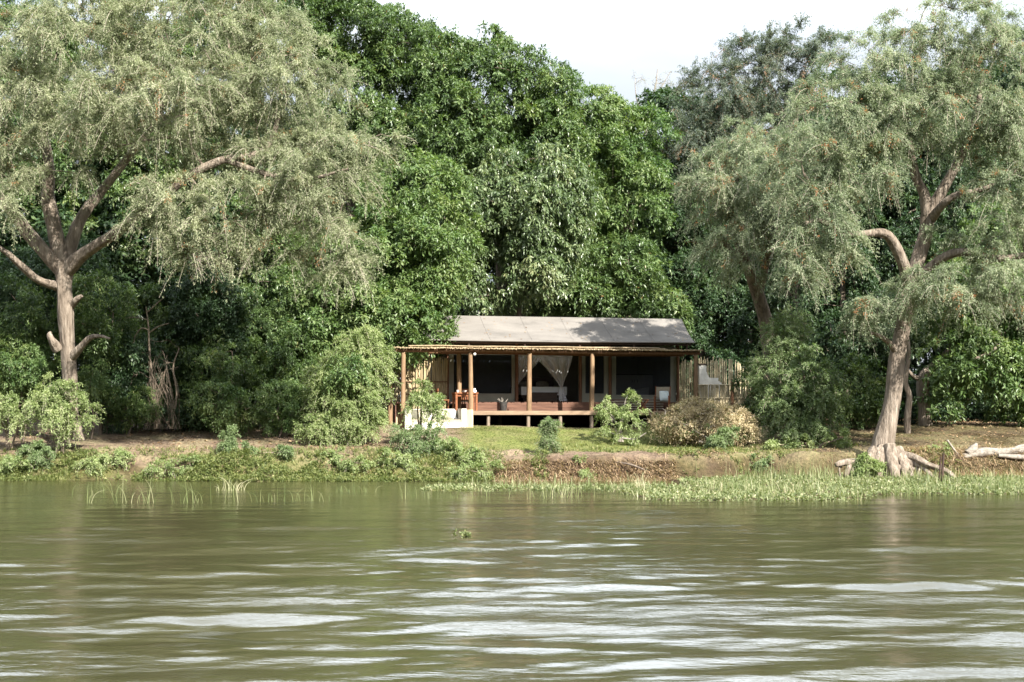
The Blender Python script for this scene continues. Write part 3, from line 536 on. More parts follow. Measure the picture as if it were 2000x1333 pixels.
low = [('low yellow-green bush at the foot of the thicket by the left acacia', 250, 790, 54.5, 60, 30, 'leaf_shrub'), ('small leafy bush with pale twigs left of the weeping bush', 480, 800, 54.2, 45, 32, 'leaf_shrub'),
       ('low leafy bush at the foot of the dead snag', 350, 800, 55.5, 40, 32, 'leaf_dark'), ('sunlit leafy bush in the middle of the left thicket floor', 425, 785, 53.6, 40, 34, 'leaf_bright'), ('sunlit bush with yellow-green leaves just left of the weeping bush', 545, 790, 53.8, 42, 40, 'leaf_bright'), ('tall sunlit sprig above the middle of the left thicket', 455, 715, 54.6, 34, 42, 'leaf_shrub'), ('bright leafy bush behind the two feathery bushes at far left', 45, 715, 53, 48, 40, 'leaf_bright'),
       ('bright leafy sprig bush hugging the acacia trunk', 178, 735, 53.5, 26, 28, 'leaf_bright')]
for i, (lab, px, py, Y, rx, ry, m) in enumerate(low):
    gb = float(gz(P(px, 800, Y)[0], Y)); pyb = HY - (gb - H) / Y * F
    broadleaf('bush', lab, stand(px, pyb + 2, py, Y, 2.5), [(px, py, Y, rx, ry, 1.0), (px + rx * .3, py + ry * .5, Y - .2, rx * .6, ry * .6, .8)], 60 + i, m, dens=2.2, ros=10, cat='bush', crown='foliage', stem='stems', leaf=(.06, .12), rach=(.12, .28), skip=.2, sub=(.25, .45), group='low bushes along the left thicket')
right = [('dark shrub filling the gap left of the leaning acacia trunk', 1670, 770, 57, 45, 60, 'leaf_shrub'), ('low dark shrub behind the thick brown trunk on the right', 1755, 800, 60, 60, 40, 'leaf_dark'), ('shaded shrub beyond the leaf litter at the right', 1890, 800, 68, 70, 40, 'leaf_dark'),
         ('shaded shrub beyond the leaf litter at the right edge', 1985, 795, 66, 60, 45, 'leaf_dark'), ('dark shrub between the tall bamboo fence and the wispy green shrub', 1490, 770, 60, 40, 60, 'leaf_shrub')]
for i, (lab, px, py, Y, rx, ry, m) in enumerate(right):
    gb = float(gz(P(px, 800, Y)[0], Y)); pyb = HY - (gb - H) / Y * F
    broadleaf('shrub', lab, stand(px, pyb + 2, py, Y, 3), [(px, py, Y, rx, ry, 1.3), (px + rx * .3, py + ry * .6, Y - .2, rx * .7, ry * .5, 1.0)], 90 + i, m, dens=1.4, ros=12, cat='shrub', crown='foliage', stem='stems', leaf=(.10, .18), skip=.2, sub=(.3, .6), group='shrubs under the right trees')
# far woodland that closes every gap
g = rng_of(70); C = MB()
lob = []
for k in range(26):
    px = -500 + k * 120; top = 560 if px < 500 or px > 1280 else 420
    for yy in (top, top + 120, top + 240): lob.append((px + g.uniform(-40, 40), yy, 84 + g.uniform(-4, 6), 110, 100, 4))
for k in range(9): lob.append((-250 + k * 90, 330 + g.uniform(-30, 30), 66, 90, 90, 3)); lob.append((-250 + k * 90, 480, 64, 90, 80, 3))
for k in range(8): lob.append((560 + k * 95, 300 + abs(k - 1) * 14, 80, 100, 90, 3)); lob.append((560 + k * 95, 400, 79, 100, 90, 3))
for k in range(8): lob.append((1330 + k * 100, 330 + g.uniform(-30, 30), 80, 100, 110, 3)); lob.append((1330 + k * 100, 470, 78, 100, 100, 3))
for k in range(4): lob.append((1640 + k * 110, 220, 82, 90, 70, 3))
p, o = ell(g, lob, 1.2, back=.1); d = nrm(g.normal(size=(len(p), 9, 3)) + o[:, None]); q = p[:, None] + d * .9
rosettes(C, q.reshape(-1, 3), d.reshape(-1, 3), g, K=5, Lf=5, leaf=(.22, .36), rach=(.3, .6), wr=.5)
tag(C.build('forest', 'leaf_dark'), 'dark woodland behind the tent and the nearer trees', 'forest', kind='stuff')

# -- feathery shrubs and saplings near the water
def feathery(lab, px, lobes, Y, seed, m='feather', dens=5, S=10, ln=(.25, .55), stems=3, bark='twig_dark', cat='shrub', name='feathery_shrub', leaf=(.06, .12), group=None, droop=.7, per=4, rs=3.0, wr=.33, seg=8):
    g = rng_of(seed); x = P(px, 800, Y)[0]; gb = float(gz(x, Y)); pyb = HY - (gb - H) / Y * F
    ytop = min(l[1] for l in lobes); L = []
    for i in range(stems):
        dx = g.uniform(-8, 8) if stems > 1 else 0; tx = lobes[i % len(lobes)][0]; ty = lobes[i % len(lobes)][1]
        L.append(limb((px + dx, pyb + 3, Y, rs), (px + dx * 1.2 + (tx - px) * .2, pyb * .6 + ty * .4, Y, rs * .8), (tx, ty, lobes[i % len(lobes)][2], rs * .4)))
    p, o = ell(g, lobes, dens * 1.6, back=.5, shell=(.35, 1)); br = grow(L, p, g, .006, .4, .3)
    T, B, C = MB(), MB(), MB(); wood(L, br, T, B, 7, .05, seed)
    feather(C, p, o, g, S=S, ln=ln, leaf=leaf, droop=droop, twig=.006, dead=0, fuzz=.03, per=per, wr=wr, seg=seg)
    return finish(name, lab, cat, (x, Y, gb), [('stems', T, bark), ('foliage', C.join(B, 2), [m, 'twig', bark])], group)
gf = 'feathery bushes along the bank'
feathery('feathery bright bush at the far left edge of the bank path', 18, [(15, 790, 50.8, 42, 38, .9), (-10, 800, 50.8, 40, 40, .9), (45, 815, 50.6, 28, 26, .7)], 51, 71, group=gf, dens=3)
feathery('feathery bush on dark stems in front of the forked acacia trunk', 118, [(110, 775, 50.2, 45, 42, .9), (150, 790, 50.2, 42, 42, .9), (85, 790, 50.3, 36, 40, .8), (130, 820, 50, 42, 30, .8)], 50.4, 72, group=gf, stems=5, dens=3)
feathery('tall sprawling pale weeping bush beside the left end of the deck', 690, [(690, 690, 53.5, 55, 55, 1.2), (720, 745, 53.2, 45, 60, 1.1), (640, 760, 53, 50, 55, 1.1), (690, 780, 52.9, 60, 50, 1.1), (690, 820, 52.6, 60, 50, 1.1), (630, 830, 52.4, 42, 40, .9), (735, 690, 53.6, 25, 45, .8)], 53.6, 73, group=gf, dens=6, stems=6, S=10)
broadleaf('sapling', 'young broad-leaved sapling growing out of the weeping bush', stand(676, 850, 730, 52.6, 2), [(680, 725, 52.4, 32, 20, .6), (668, 745, 52.3, 24, 18, .5)], 74, 'leaf_bright', dens=3.2, ros=7, cat='sapling', crown='foliage', stem='stems', leaf=(.1, .17), skip=.5, sub=(.2, .35))
feathery('thin young tree with light feathery tops in front of the white bench', 828, [(825, 765, 51.6, 20, 22, .4), (815, 790, 51.6, 26, 18, .4), (850, 800, 51.6, 22, 26, .4), (840, 775, 51.6, 14, 20, .3)], 51.8, 75, dens=7, S=6, name='young_tree', cat='young tree', bark='bark_dark', rs=3.5)
feathery('loose feathery bush at the foot of the thin young tree', 830, [(830, 860, 50.6, 42, 32, .8), (800, 850, 50.8, 30, 24, .6), (850, 885, 50, 36, 26, .6)], 50.8, 76, group=gf, m='feather_blue', dens=6)
feathery('small upright feathery plant alone on the lawn edge', 1072, [(1072, 835, 50.4, 15, 20, .28), (1072, 862, 50.4, 17, 20, .28)], 50.5, 77, m='feather_blue', dens=22, S=8, ln=(.15, .32), stems=2, leaf=(.04, .08), name='feathery_plant', cat='plant')
feathery('twiggy pale green bush in front of the right part of the deck', 1210, [(1222, 780, 53.5, 20, 24, .6), (1190, 812, 53.4, 30, 26, .7), (1232, 818, 53.3, 32, 26, .7), (1182, 796, 53.5, 16, 20, .5), (1215, 845, 53, 42, 20, .7)], 53.6, 78, dens=3.6, S=7, stems=8, ln=(.15, .4), bark='deadwood', group=gf, rs=2.2)
feathery('dense blue-green bush on the bank left of the leaning acacia', 1575, [(1570, 730, 54, 60, 55, 1.3), (1600, 790, 53.5, 55, 50, 1.2), (1540, 800, 53.6, 45, 55, 1.1), (1570, 840, 53, 65, 30, 1.1)], 54, 79, m='feather_blue', dens=5.5, S=9, ln=(.25, .5), leaf=(.06, .12), group=gf, stems=5, wr=.4)
feathery('wispy tall green shrub right of the bamboo fence', 1520, [(1520, 660, 55.5, 30, 60, 1), (1500, 740, 55.2, 35, 60, 1), (1550, 650, 56, 30, 50, .9), (1495, 810, 54.8, 25, 30, .7)], 55.5, 80, dens=5, S=8, ln=(.3, .7), group=gf, m='feather_blue', stems=4, droop=.4)
feathery('small blue-green bush in front of the dry brush heap', 1402, [(1402, 858, 51.6, 30, 18, .6), (1420, 848, 51.7, 20, 16, .5)], 51.7, 81, m='feather_blue', dens=9, ln=(.15, .35), group=gf)
feathery('low pale weed clump on the left bank below the feathery bushes', 85, [(80, 885, 49.4, 34, 22, .6)], 49.5, 82, m='feather_blue', dens=8, ln=(.15, .35), group=gf)
feathery('slim pale weed standing in the middle of the left bank', 447, [(447, 850, 50, 14, 22, .3), (447, 875, 49.9, 12, 16, .3)], 50, 83, m='feather_blue', dens=14, ln=(.12, .3), group=gf, stems=1)
feathery('two-tufted weed on the bank right of the slim pale weed', 485, [(487, 880, 49.6, 10, 16, .25), (555, 885, 49.5, 14, 12, .3)], 49.7, 84, m='feather_blue', dens=12, ln=(.12, .28), group=gf, stems=2)
feathery('leafy weeds along the bank top under the blue-green bush', 1600, [(1560, 862, 52.2, 26, 16, .5), (1640, 858, 52.2, 26, 16, .5), (1500, 868, 52, 24, 12, .5)], 52.3, 85, m='feather', dens=8, ln=(.12, .3), group=gf, leaf=(.06, .11), wr=.45)
feathery('fresh green sprig bush among the roots of the leaning acacia', 1697, [(1700, 918, 48.7, 24, 16, .4), (1688, 902, 48.9, 12, 18, .3)], 48.8, 86, m='feather', dens=14, ln=(.12, .28), group=gf)
for i, (lab, px, Y, lobes, m) in enumerate([
    ('pale yellow-green weed mound on the bank below the white bench', 800, 49.4, [(770, 890, 49.3, 34, 20, .6), (800, 905, 49, 30, 16, .5)], 'feather'),
    ('wide loose weed mound at the left end of the lawn', 900, 49.6, [(880, 880, 49.6, 36, 26, .7), (930, 895, 49.3, 34, 20, .6)], 'feather'),
    ('low bright weeds at the water edge under the wide loose mound', 950, 48.4, [(960, 915, 48.3, 36, 14, .5), (910, 918, 48.2, 30, 12, .5)], 'feather'),
    ('weed tuft on the earth bank below the tall weeping bush', 665, 49.6, [(650, 892, 49.5, 30, 16, .5), (700, 905, 49.1, 30, 14, .5)], 'feather'),
    ('low weeds hanging over the waterline left of the bleached reeds', 380, 48.5, [(370, 905, 48.5, 40, 14, .5), (310, 912, 48.4, 34, 12, .5)], 'feather'),
    ('straggling weeds along the bank below the bare dirt path', 240, 49.2, [(230, 893, 49.2, 36, 15, .5), (180, 905, 48.8, 30, 14, .5)], 'feather'),
    ('weed tuft at the far left waterline', 30, 48.6, [(25, 905, 48.6, 40, 16, .5)], 'feather'),
    ('leafy green weeds creeping down the mud bank below the lawn plant', 1130, 48.8, [(1125, 905, 48.6, 26, 14, .4), (1150, 925, 48.2, 30, 10, .4)], 'feather'),
    ('leafy creeper spilling over the mud bank to the water at mid right', 1290, 49.6, [(1290, 925, 49.2, 34, 14, .4)], 'feather'),
    ('green creeper patch hanging on the mud bank left of the roots', 1420, 50.2, [(1410, 915, 50, 34, 12, .4), (1480, 905, 50.2, 30, 12, .4)], 'feather_blue'),
    ('scrubby weeds on the bank top by the bleached driftwood', 1850, 51.2, [(1840, 880, 51.2, 34, 14, .5), (1800, 888, 51, 26, 12, .4)], 'feather')]):
    feathery(lab, px, lobes, Y, 400 + i, m=m, dens=9, S=7, ln=(.12, .34), leaf=(.05, .10), per=3, stems=2, wr=.42, name='weed_tuft', cat='weeds', group='weed tufts on the river bank', rs=1.2)
# dead snag with tangled vines
g = rng_of(87); T, B = MB(), MB(); Y = 54.6
L = [limb((305, 838, Y, 3.5), (300, 760, Y, 3), (292, 690, Y, 2.6), (290, 640, Y, 2.2), (285, 600, Y, 1.4)), limb((335, 838, Y, 3), (345, 770, Y, 2.4), (338, 720, Y, 2), (350, 680, Y, 1.2)), limb((292, 650, Y, 2), (310, 638, Y, 1.6), (330, 632, Y, 1)), limb((291, 645, Y, 2), (275, 642, Y, 1.6), (262, 660, Y, 1)), limb((288, 610, Y, 1.6), (310, 590, Y, 1.2), (322, 580, Y, .8)),
     limb((290, 625, Y, 1.5), (262, 620, Y, 1.1), (245, 622, Y, .7))]
tg = np.array([P(g.uniform(255, 350), g.uniform(660, 830), Y + g.uniform(-.5, .5)) for _ in range(90)])
br = grow(L, tg, g, .006, .4, 0.1, -.1); wood(L, br, T, B, 6, .05)
for _ in range(40):
    a = P(g.uniform(285, 330), g.uniform(690, 760), Y - .2); b = P(g.uniform(285, 355), 838, Y - g.uniform(0, .8)); m = (a + b) / 2 + g.normal(0, .18, 3)
    B.tube(smooth(np.array([a, m, b]), np.array([.012, .012, .012]), 4)[0], .008, 3, caps=False)
finish('dead_tree', 'bare pale dead snag tangled in hanging vines in the left thicket', 'dead tree', tuple(L[0][0][0]), [('trunk', T, 'twig_dark'), ('crown', B, 'twig_dark')])
# far bare pale tree in the gap of sky
g = rng_of(88); Y = 96; T, B, C = MB(), MB(), MB()
L = [limb((1272, 830, Y, 6), (1270, 400, Y, 5), (1262, 250, Y, 3.5), (1280, 170, Y, 2), (1284, 135, Y, 1)), limb((1264, 250, Y, 2.4), (1245, 200, Y, 1.6), (1240, 165, Y, .8)), limb((1272, 205, Y, 1.8), (1295, 165, Y, 1.2), (1310, 140, Y, .7)), limb((1262, 270, Y, 1.8), (1300, 215, Y, 1.2), (1330, 200, Y, .6))]
tg = np.array([P(g.uniform(1232, 1322), g.uniform(140, 300), Y + g.uniform(-1, 1)) for _ in range(120)])
br = grow(L, tg, g, .010, .36, .5); wood(L, br, T, B, 6)
feather(C, tg, nrm(g.normal(size=tg.shape)), g, S=3, ln=(.3, .7), leaf=(.05, .10), per=1, twig=.007, dead=0)
finish('bare_tree', 'thin pale almost leafless tree far off in the gap of sky', 'tree', tuple(L[0][0][0]), [('trunk', T, 'deadwood'), ('crown', C.join(B, 1), ['acacia', 'deadwood'])])
# dry brush heap
g = rng_of(89); C, B = MB(), MB()
p, o = ell(g, [(1375, 825, 53.2, 88, 36, 1.3), (1330, 830, 53, 55, 34, 1.1), (1420, 830, 53, 60, 36, 1.1), (1370, 800, 53.4, 50, 18, .9)], 26, back=.4, shell=(.6, 1))
p[:, 2] = np.maximum(p[:, 2], gz(p[:, 0], p[:, 1]) + .05)
feather(C, p, o, g, S=9, ln=(.15, .42), seg=6, per=4, leaf=(.05, .11), droop=.6, twig=.006, dead=0, fuzz=.05, wr=.3, mi=0, tw_mi=0, spread=1.0)
sel = g.random(len(p)) < np.clip(1.1 - (p[:, 2] - 1.0) * .75, .1, .8)
feather(C, p[sel], o[sel], g, S=4, ln=(.15, .35), seg=5, per=3, leaf=(.05, .09), droop=.5, twig=0, dead=0, fuzz=.05, mi=2, wr=.5)
for _ in range(40):
    a = P(g.uniform(1290, 1470), g.uniform(800, 866), 53 + g.uniform(-1.2, .4)); d = g.normal(0, .45, 3); d[2] = abs(d[2]) * .6
    B.tube(smooth(np.array([a, a + d * .5 + g.normal(0, .06, 3), a + d]), np.array([.014, .01, .006]), 3)[0], np.linspace(.014, .005, 7), 4, caps=False)
finish('brush_heap', 'mound of dry straw-coloured brush in front of the bamboo fence', 'brush heap', (P(1375, 865, 53)[0], 53, float(gz(P(1375, 865, 53)[0], 53))), [('foliage', C.join(B, 3), ['straw', 'twig', 'leaf_shrub', 'deadwood'])])

# ------------------------------------------------------------------ ground cover, marsh, reeds
def scatter(g, n, xr, yr, ok):
    x = g.uniform(*xr, n); y = g.uniform(*yr, n); k = g.random(n) < ok(x, y); return x[k], y[k]
def tufts(name, m, g, x, y, hgt, wd, lean=.45, per=4, tm=.45, z=None, label=None, tv=.12):
    n = len(x); b = np.stack([x, y, gz(x, y) - .02 if z is None else z], 1); b = np.repeat(b, per, 0) + np.c_[g.normal(0, .03, (n * per, 2)), np.zeros(n * per)]
    h = g.uniform(*hgt, n * per) * np.repeat(g.uniform(.6, 1.25, n), per); d = g.normal(0, lean, (n * per, 2))
    tip = b + np.c_[d * h[:, None], h]; mb = MB()
    mb.blades(b, tip, g.uniform(*wd, n * per), np.clip(g.normal(tm, .2, n * per) + np.repeat(g.normal(0, .12, n) + .28 * wob(x, y, .8), per), 0, 1)); return mb
g = rng_of(101)
x, y = scatter(g, 32000, (-25, -.2), (47.2, 51.5), lambda x, y: np.clip(.06 + .9 * sstep(51.4, 48.8, y + 1.3 * wob(x, y, .9)) * (.35 + .9 * wob(x, y, 1.4)), 0, 1) * (shore(x) - .1 < y) * sstep(.0, -1.2, x))
mb = tufts('g', 'grass', g, x, y, (.06, .17), (.012, .028), .7, 4)
x, y = scatter(g, 9000, (-2.4, 9.2), (51.2, 57), lambda x, y: .9 * (gz(x, y) > .6)); mb2 = tufts('g', 'grass', g, x, y, (.02, .05), (.012, .025), .8, 3, .55)
mb.join(mb2)
x, y = scatter(g, 5000, (1, 20), (50.3, 53), lambda x, y: .35 * (y > shore(x) + .5) * (wob(x, y, .9) > .1)); mb2 = tufts('g', 'grass', g, x, y, (.05, .16), (.012, .025), .7, 4, .6)
mb.join(mb2)
tag(mb.build('grass', 'grass'), 'short green and straw grass on the lawn and the left bank', 'grass', kind='stuff')
g = rng_of(102); C = MB()                     # creeping leaves over the left bank and patches of the right one
x, y = scatter(g, 9000, (-19, 1.2), (47.3, 50.4), lambda x, y: np.clip(.06 + .9 * (wob(x, y, 1.3) > .05) * sstep(50.4, 48.6, y), 0, 1) * (y > shore(x) - .15))
x2, y2 = scatter(g, 4200, (1, 20), (47.3, 51), lambda x, y: .5 * (wob(x, y, 1.5) > .25) * (y > shore(x) - .1)); x = np.r_[x, x2]; y = np.r_[y, y2]
p = np.stack([x, y, gz(x, y) + g.uniform(0, .10, len(x))], 1); rosettes(C, p, np.tile([0, -.5, .8], (len(p), 1)), g, K=3, Lf=4, rach=(.06, .2), leaf=(.05, .10), wr=.6, droop=.15)
tag(C.build('undergrowth', 'grass'), 'creeping leafy ground cover on the river bank', 'ground cover', kind='stuff')
g = rng_of(103); C = MB()                     # matted dead roots and stalks on the right bank
def mats(n, xr, yr, ok, ln, m=1):
    x, y = scatter(g, n, xr, yr, ok); k = len(x); b = np.stack([x, y, gz(x, y) + g.uniform(-.02, .10, k)], 1)
    d = np.stack([g.normal(0, .8, k), g.normal(-.2, .35, k), g.normal(-.25, .45, k)], 1) * g.uniform(*ln, (k, 1)); C.blades(b, b + d, g.uniform(.012, .03, k), np.clip(g.normal(.5, .22, k), 0, 1), bend=.5)
    return b
mats(15000, (-.6, 5.6), (47.2, 49.2), lambda x, y: 1.0 * (gz(x, y) < .62) * (gz(x, y) > -.1) * (wob(x, y, 1.0) > -.45), (.1, .32))
mats(20000, (13.6, 25), (49.0, 51.6), lambda x, y: 1.0 * (gz(x, y) > -.05), (.1, .38))
mats(9000, (5, 14.5), (48.8, 51.2), lambda x, y: .75 * (gz(x, y) > 0) * np.clip(.35 + wob(x, y, 1.2), 0, 1), (.06, .25))
mats(1600, (-14, -1), (47.4, 50), lambda x, y: .6 * (wob(x, y, 1.2) > .3), (.08, .25))
tag(C.build('dry_undergrowth', 'drygrass'), 'matted dead roots and straw on the right river bank', 'dry undergrowth', kind='stuff')
g = rng_of(104)                               # leaf litter under the right trees and along the path
C = MB(); x, y = scatter(g, 14000, (11.5, 28), (51.8, 74), lambda x, y: np.ones(len(x)) * .8); x2, y2 = scatter(g, 5000, (-19, -4), (50.5, 55.5), lambda x, y: .5 * (wob(x, y, .8) > -.2)); x = np.r_[x, x2]; y = np.r_[y, y2]
p = np.stack([x, y, gz(x, y) + .012], 1); a = nrm(np.c_[g.normal(size=(len(x), 2)), g.normal(0, .25, len(x))]); w = nrm(np.cross(a, nrm(np.array([0, 0, 1.0]) + g.normal(0, .3, (len(x), 3)))))
LL = g.uniform(.07, .16, len(x)); C.leaves(p, a, w, LL, LL * .45, np.clip(g.normal(.5, .25, len(x)), 0, 1)); tag(C.build('fallen_leaves', 'litter'), 'brown fallen leaves under the right trees and along the path', 'leaf litter', kind='stuff')
g = rng_of(105)
x, y = scatter(g, 25000, (-3, 24), (36.2, 50.4), lambda x, y: np.clip(marsh_at(x, y) * 1.6 + .05, 0, 1) * np.clip(.6 + .9 * wob(x, y, .9), .06, 1) * (y < shore(x) + .3)); z = np.full(len(x), -.02)
mb = tufts('m', 'marsh', g, x, y, (.04, .18), (.012, .03), .5, 4, .45, z)
sel = (wob(x, y, 1.1) > .15) & (g.random(len(x)) < .35); mb2 = tufts('m', 'marsh', g, x[sel], y[sel], (.22, .5), (.010, .022), .3, 3, .5, z[sel])
mb.join(mb2)
x, y = scatter(g, 9000, (-3, 24), (36.2, 50), lambda x, y: np.clip(marsh_at(x, y) * 2 + .1, 0, 1) * (y < shore(x) + .4)); p = np.stack([x, y, np.full(len(x), .03)], 1)
rosettes(mb, p, np.tile([0, -.3, 1.0], (len(p), 1)), g, K=3, Lf=3, rach=(.05, .14), leaf=(.05, .10), wr=.7, droop=.05)
tag(mb.build('marsh_grass', 'marsh'), 'bright green marsh grass and water weed in the shallows on the right', 'marsh grass', kind='stuff')
def reeds(lab, px, py, n, hgt, spread, seed, tm=.6, lean=.35, cat='reeds', name='reeds', wd=(.014, .03), rx=.25):
    g = rng_of(seed); Y = F * H / (py - HY); x0 = P(px, 800, Y)[0]; mb = MB()
    for _ in range(n):
        b = np.array([x0 + g.normal(0, rx), Y + g.normal(0, .12), -.1]); h = g.uniform(*hgt) * g.uniform(.4, 1.1); d = g.normal(0, lean, 2); bend = g.uniform(0, spread) ** 2 * .35
        pts = np.array([b, b + [d[0] * h * .4, d[1] * h * .4, h * .6 + .1], b + [d[0] * h * (1 + bend), d[1] * h, h * (1 - bend * .45) + .1]]); q, _ = smooth(pts, np.ones(3), 3)
        tm_ = tm - .2; mb.tube(q, np.linspace(g.uniform(*wd) * .32, .002, len(q)), 3, caps=False, tint=float(np.clip(g.normal(tm_, .2), 0, 1)))
    o = mb.build(name, 'reed_stalk'); rebase(o, (x0, Y, 0)); o.location = (x0, Y, 0); return tag(o, lab, cat, 'reeds standing in the shallows')
reeds('bleached broad-leaved reed clump standing alone in the water left of centre', 450, 958, 26, (.2, .5), 1.0, 201, .95, .5, wd=(.03, .06), rx=.2)
reeds('thin bent reeds in the water below the left bank, the widest patch', 330, 982, 42, (.15, .75), 1.2, 202, .6, .4, rx=1.0)
reeds('sparse reed stalks in open water below the weeping bush', 560, 980, 26, (.2, .65), 1.0, 203, .55, .35, rx=.7)
reeds('few leaning reeds near the far left edge of the water', 170, 968, 9, (.25, .6), .6, 204, .6, .3, rx=.5)
reeds('green reed tuft in the water below the thin young tree', 690, 962, 26, (.12, .4), .8, 205, .4, .5, rx=.4)
reeds('bent straw-coloured reeds at the left tip of the marsh', 1080, 972, 40, (.25, .75), 1.2, 206, .7, .5, rx=.55)
reeds('pale white-based reed fan standing in the channel before the mud bank', 1246, 958, 14, (.4, .75), .5, 207, 1.0, .3, wd=(.03, .05), rx=.08)
reeds('dense green reed tuft in the middle of the marsh', 1447, 962, 90, (.25, .75), .4, 208, .3, .25, rx=.35)
reeds('tall grey-green reeds left of the bared acacia roots', 1590, 945, 60, (.5, 1.15), .4, 209, .55, .18, rx=.9)
reeds('yellow-green reed tuft at the right end of the marsh', 1945, 962, 70, (.3, .8), .4, 210, .4, .25, rx=.4)
reeds('grassy tuft below the wooden stake in the marsh', 1800, 968, 60, (.2, .6), .5, 211, .45, .3, rx=.6)
reeds('scattered upright stalks in front of the channel at mid picture', 930, 975, 22, (.2, .7), .8, 212, .6, .3, rx=1.3)
reeds('tall reeds with seed heads in front of the mud bank', 1500, 940, 26, (.6, 1.2), .3, 213, .7, .12, rx=1.4)
g = rng_of(220); Y = F * H / (1048 - HY); x0 = P(905, 800, Y)[0]; mb = MB(); p = np.c_[g.normal(0, .06, (14, 1)), g.normal(0, .05, (14, 1)), np.full((14, 1), .005)]
rosettes(mb, p, np.tile([0, 0, 1.0], (14, 1)), g, K=3, Lf=3, rach=(.03, .09), leaf=(.04, .08), wr=.8, droop=-.3)
o = mb.build('floating_plant', 'marsh'); o.location = (x0, Y, .0); tag(o, 'small floating water plant drifting alone in open water', 'water plant')

# driftwood, stake, fallen branches
T = MB()
for r in (limb((1880, 893, 51, 9), (1920, 884, 51, 11), (1960, 884, 51, 11), (2015, 880, 51, 10), (2080, 884, 51, 8)), limb((1890, 886, 51, 10), (1902, 876, 51, 9), (1908, 866, 51, 3)), limb((1870, 888, 50.9, 3), (1850, 860, 50.8, 2)), limb((1950, 890, 50.7, 5), (1990, 893, 50.7, 6), (2040, 894, 50.7, 6)), limb((1975, 880, 51.1, 5), (1995, 872, 51.1, 4), (2030, 868, 51.2, 4))): T.tube(r[0], r[1], 9, 0, .12, 3)
b = P(1940, 895, 51); o = T.build('driftwood_log', 'deadwood'); rebase(o, b); o.location = b; tag(o, 'bleached white driftwood trunk lying on the right bank', 'log')
T = MB(); r = limb((1840, 945, 46, 3.2), (1841, 915, 46, 3), (1843, 886, 46, 2.8)); T.tube(r[0], r[1], 6); r = limb((1838, 943, 46, 2), (1840, 912, 46, 2), (1841, 892, 46, 1.6)); T.tube(r[0] + [-.06, 0, 0], r[1], 6)
b = P(1840, 945, 46); o = T.build('wooden_stake', 'dark_wood'); rebase(o, b); o.location = b; tag(o, 'thin dark stake standing upright in the marsh by the roots', 'stake')
for i, (lab, rows) in enumerate([('grey branch slanting down the mud bank below the lawn', [(1205, 903, 48.6, 2), (1232, 908, 48.3, 3), (1258, 918, 48, 2)]), ('long thin branch reaching from the roots into the marsh', [(1862, 938, 47.5, 3), (1890, 946, 46.3, 2.5), (1925, 956, 45, 1.5)]),
                                 ('pale curved branch lying in front of the twiggy bush', [(1215, 856, 52.6, 2), (1240, 858, 52.5, 2), (1262, 846, 52.4, 1.2)])]):
    T = MB(); r = limb(*rows); T.tube(r[0], r[1], 6); b = r[0][0]; o = T.build('fallen_branch', 'deadwood' if i else 'bark_dark'); rebase(o, b); o.location = b; tag(o, lab, 'branch', 'loose branches on the bank')

# ------------------------------------------------------------------ tent, deck, pergola
YAW = rad(13.0); CS, SN = math.cos(YAW), math.sin(YAW); X0, Y0 = -213 / F * 56.0, 56.0
def tl(px, py, v):                          # photo point on the vertical plane at depth v behind the front posts -> local u, v, z
    r = (px - 1000) / F; Y = (v - X0 * SN + Y0 * CS) / (CS - r * SN); x = r * Y
    return np.array([(x - X0) * CS + (Y - Y0) * SN, v, H + (HY - py) / F * Y])
def tw(u, v, z): return (X0 + u * CS - v * SN, Y0 + u * SN + v * CS, z)
def U(px, v=0.0): return tl(px, 800, v)[0]
GZ = 1.62; DZ = 2.34; FZ = 2.71
def tthing(name, label, cat, u, v, z, group=None): return thing(name, label, cat, tw(u, v, z), YAW, group)
class LB_(MB): pass
# deck
uL, uR = U(915), U(1366) - .05
dk = tthing('timber_deck', 'raised red-brown timber deck on short stilts in front of the tent', 'deck', uL, 0, GZ)
mb = MB(); 
for k in range(15): mb.box(0, uR - uL, .012 + k * .146, .012 + k * .146 + .138, DZ - GZ - .04, DZ - GZ)
mb.build('deck_boards', 'deck_wood', dk)
mb = MB(); mb.box(-.02, uR - uL + .02, -.05, .005, DZ - GZ - .16, DZ - GZ + .004); mb.build('fascia_board', 'fascia', dk)
mb = MB()
for k in range(3): mb.box(0, uR - uL, 2.19 + .002 * k, 2.23, DZ - GZ + .004 + k * .122, DZ - GZ + .118 + k * .122)
mb.build('step_riser', 'deck_wood', dk)
mb = MB(); mb.box(-2.6, uR - uL, 2.235, 8.2, FZ - GZ - .06, FZ - GZ); mb.box(-2.6, uR - uL, 8.1, 8.14, -.3, FZ - GZ - .062); mb.box(-2.6, -2.56, 2.3, 8.098, -.3, FZ - GZ - .062); mb.box(uR - uL - .04, uR - uL, 2.3, 8.098, -.3, FZ - GZ - .062); mb.build('tent_platform', 'deck_wood', dk)  # back and side skirts added to shut out light so the underside stays dark
g = rng_of(301)
for px in (922, 955, 1033, 1095, 1156, 1215, 1290, 1352):
    mb = MB(); u = U(px) - uL; mb.tube([(u, .10, -.25), (u + g.uniform(-.02, .02), .10, .25), (u, .10, DZ - GZ - .17)], [.085, .075, .08], 9, lump=.04, seed=px); mb.build('stilt', 'stilt_wood', dk)
for px in (930, 1010, 1120, 1240, 1340):
    mb = MB(); u = U(px) - uL; mb.tube([(u, 3.2, -.3), (u, 3.2, FZ - GZ - .07)], .09, 8); mb.build('stilt', 'stilt_wood', dk)
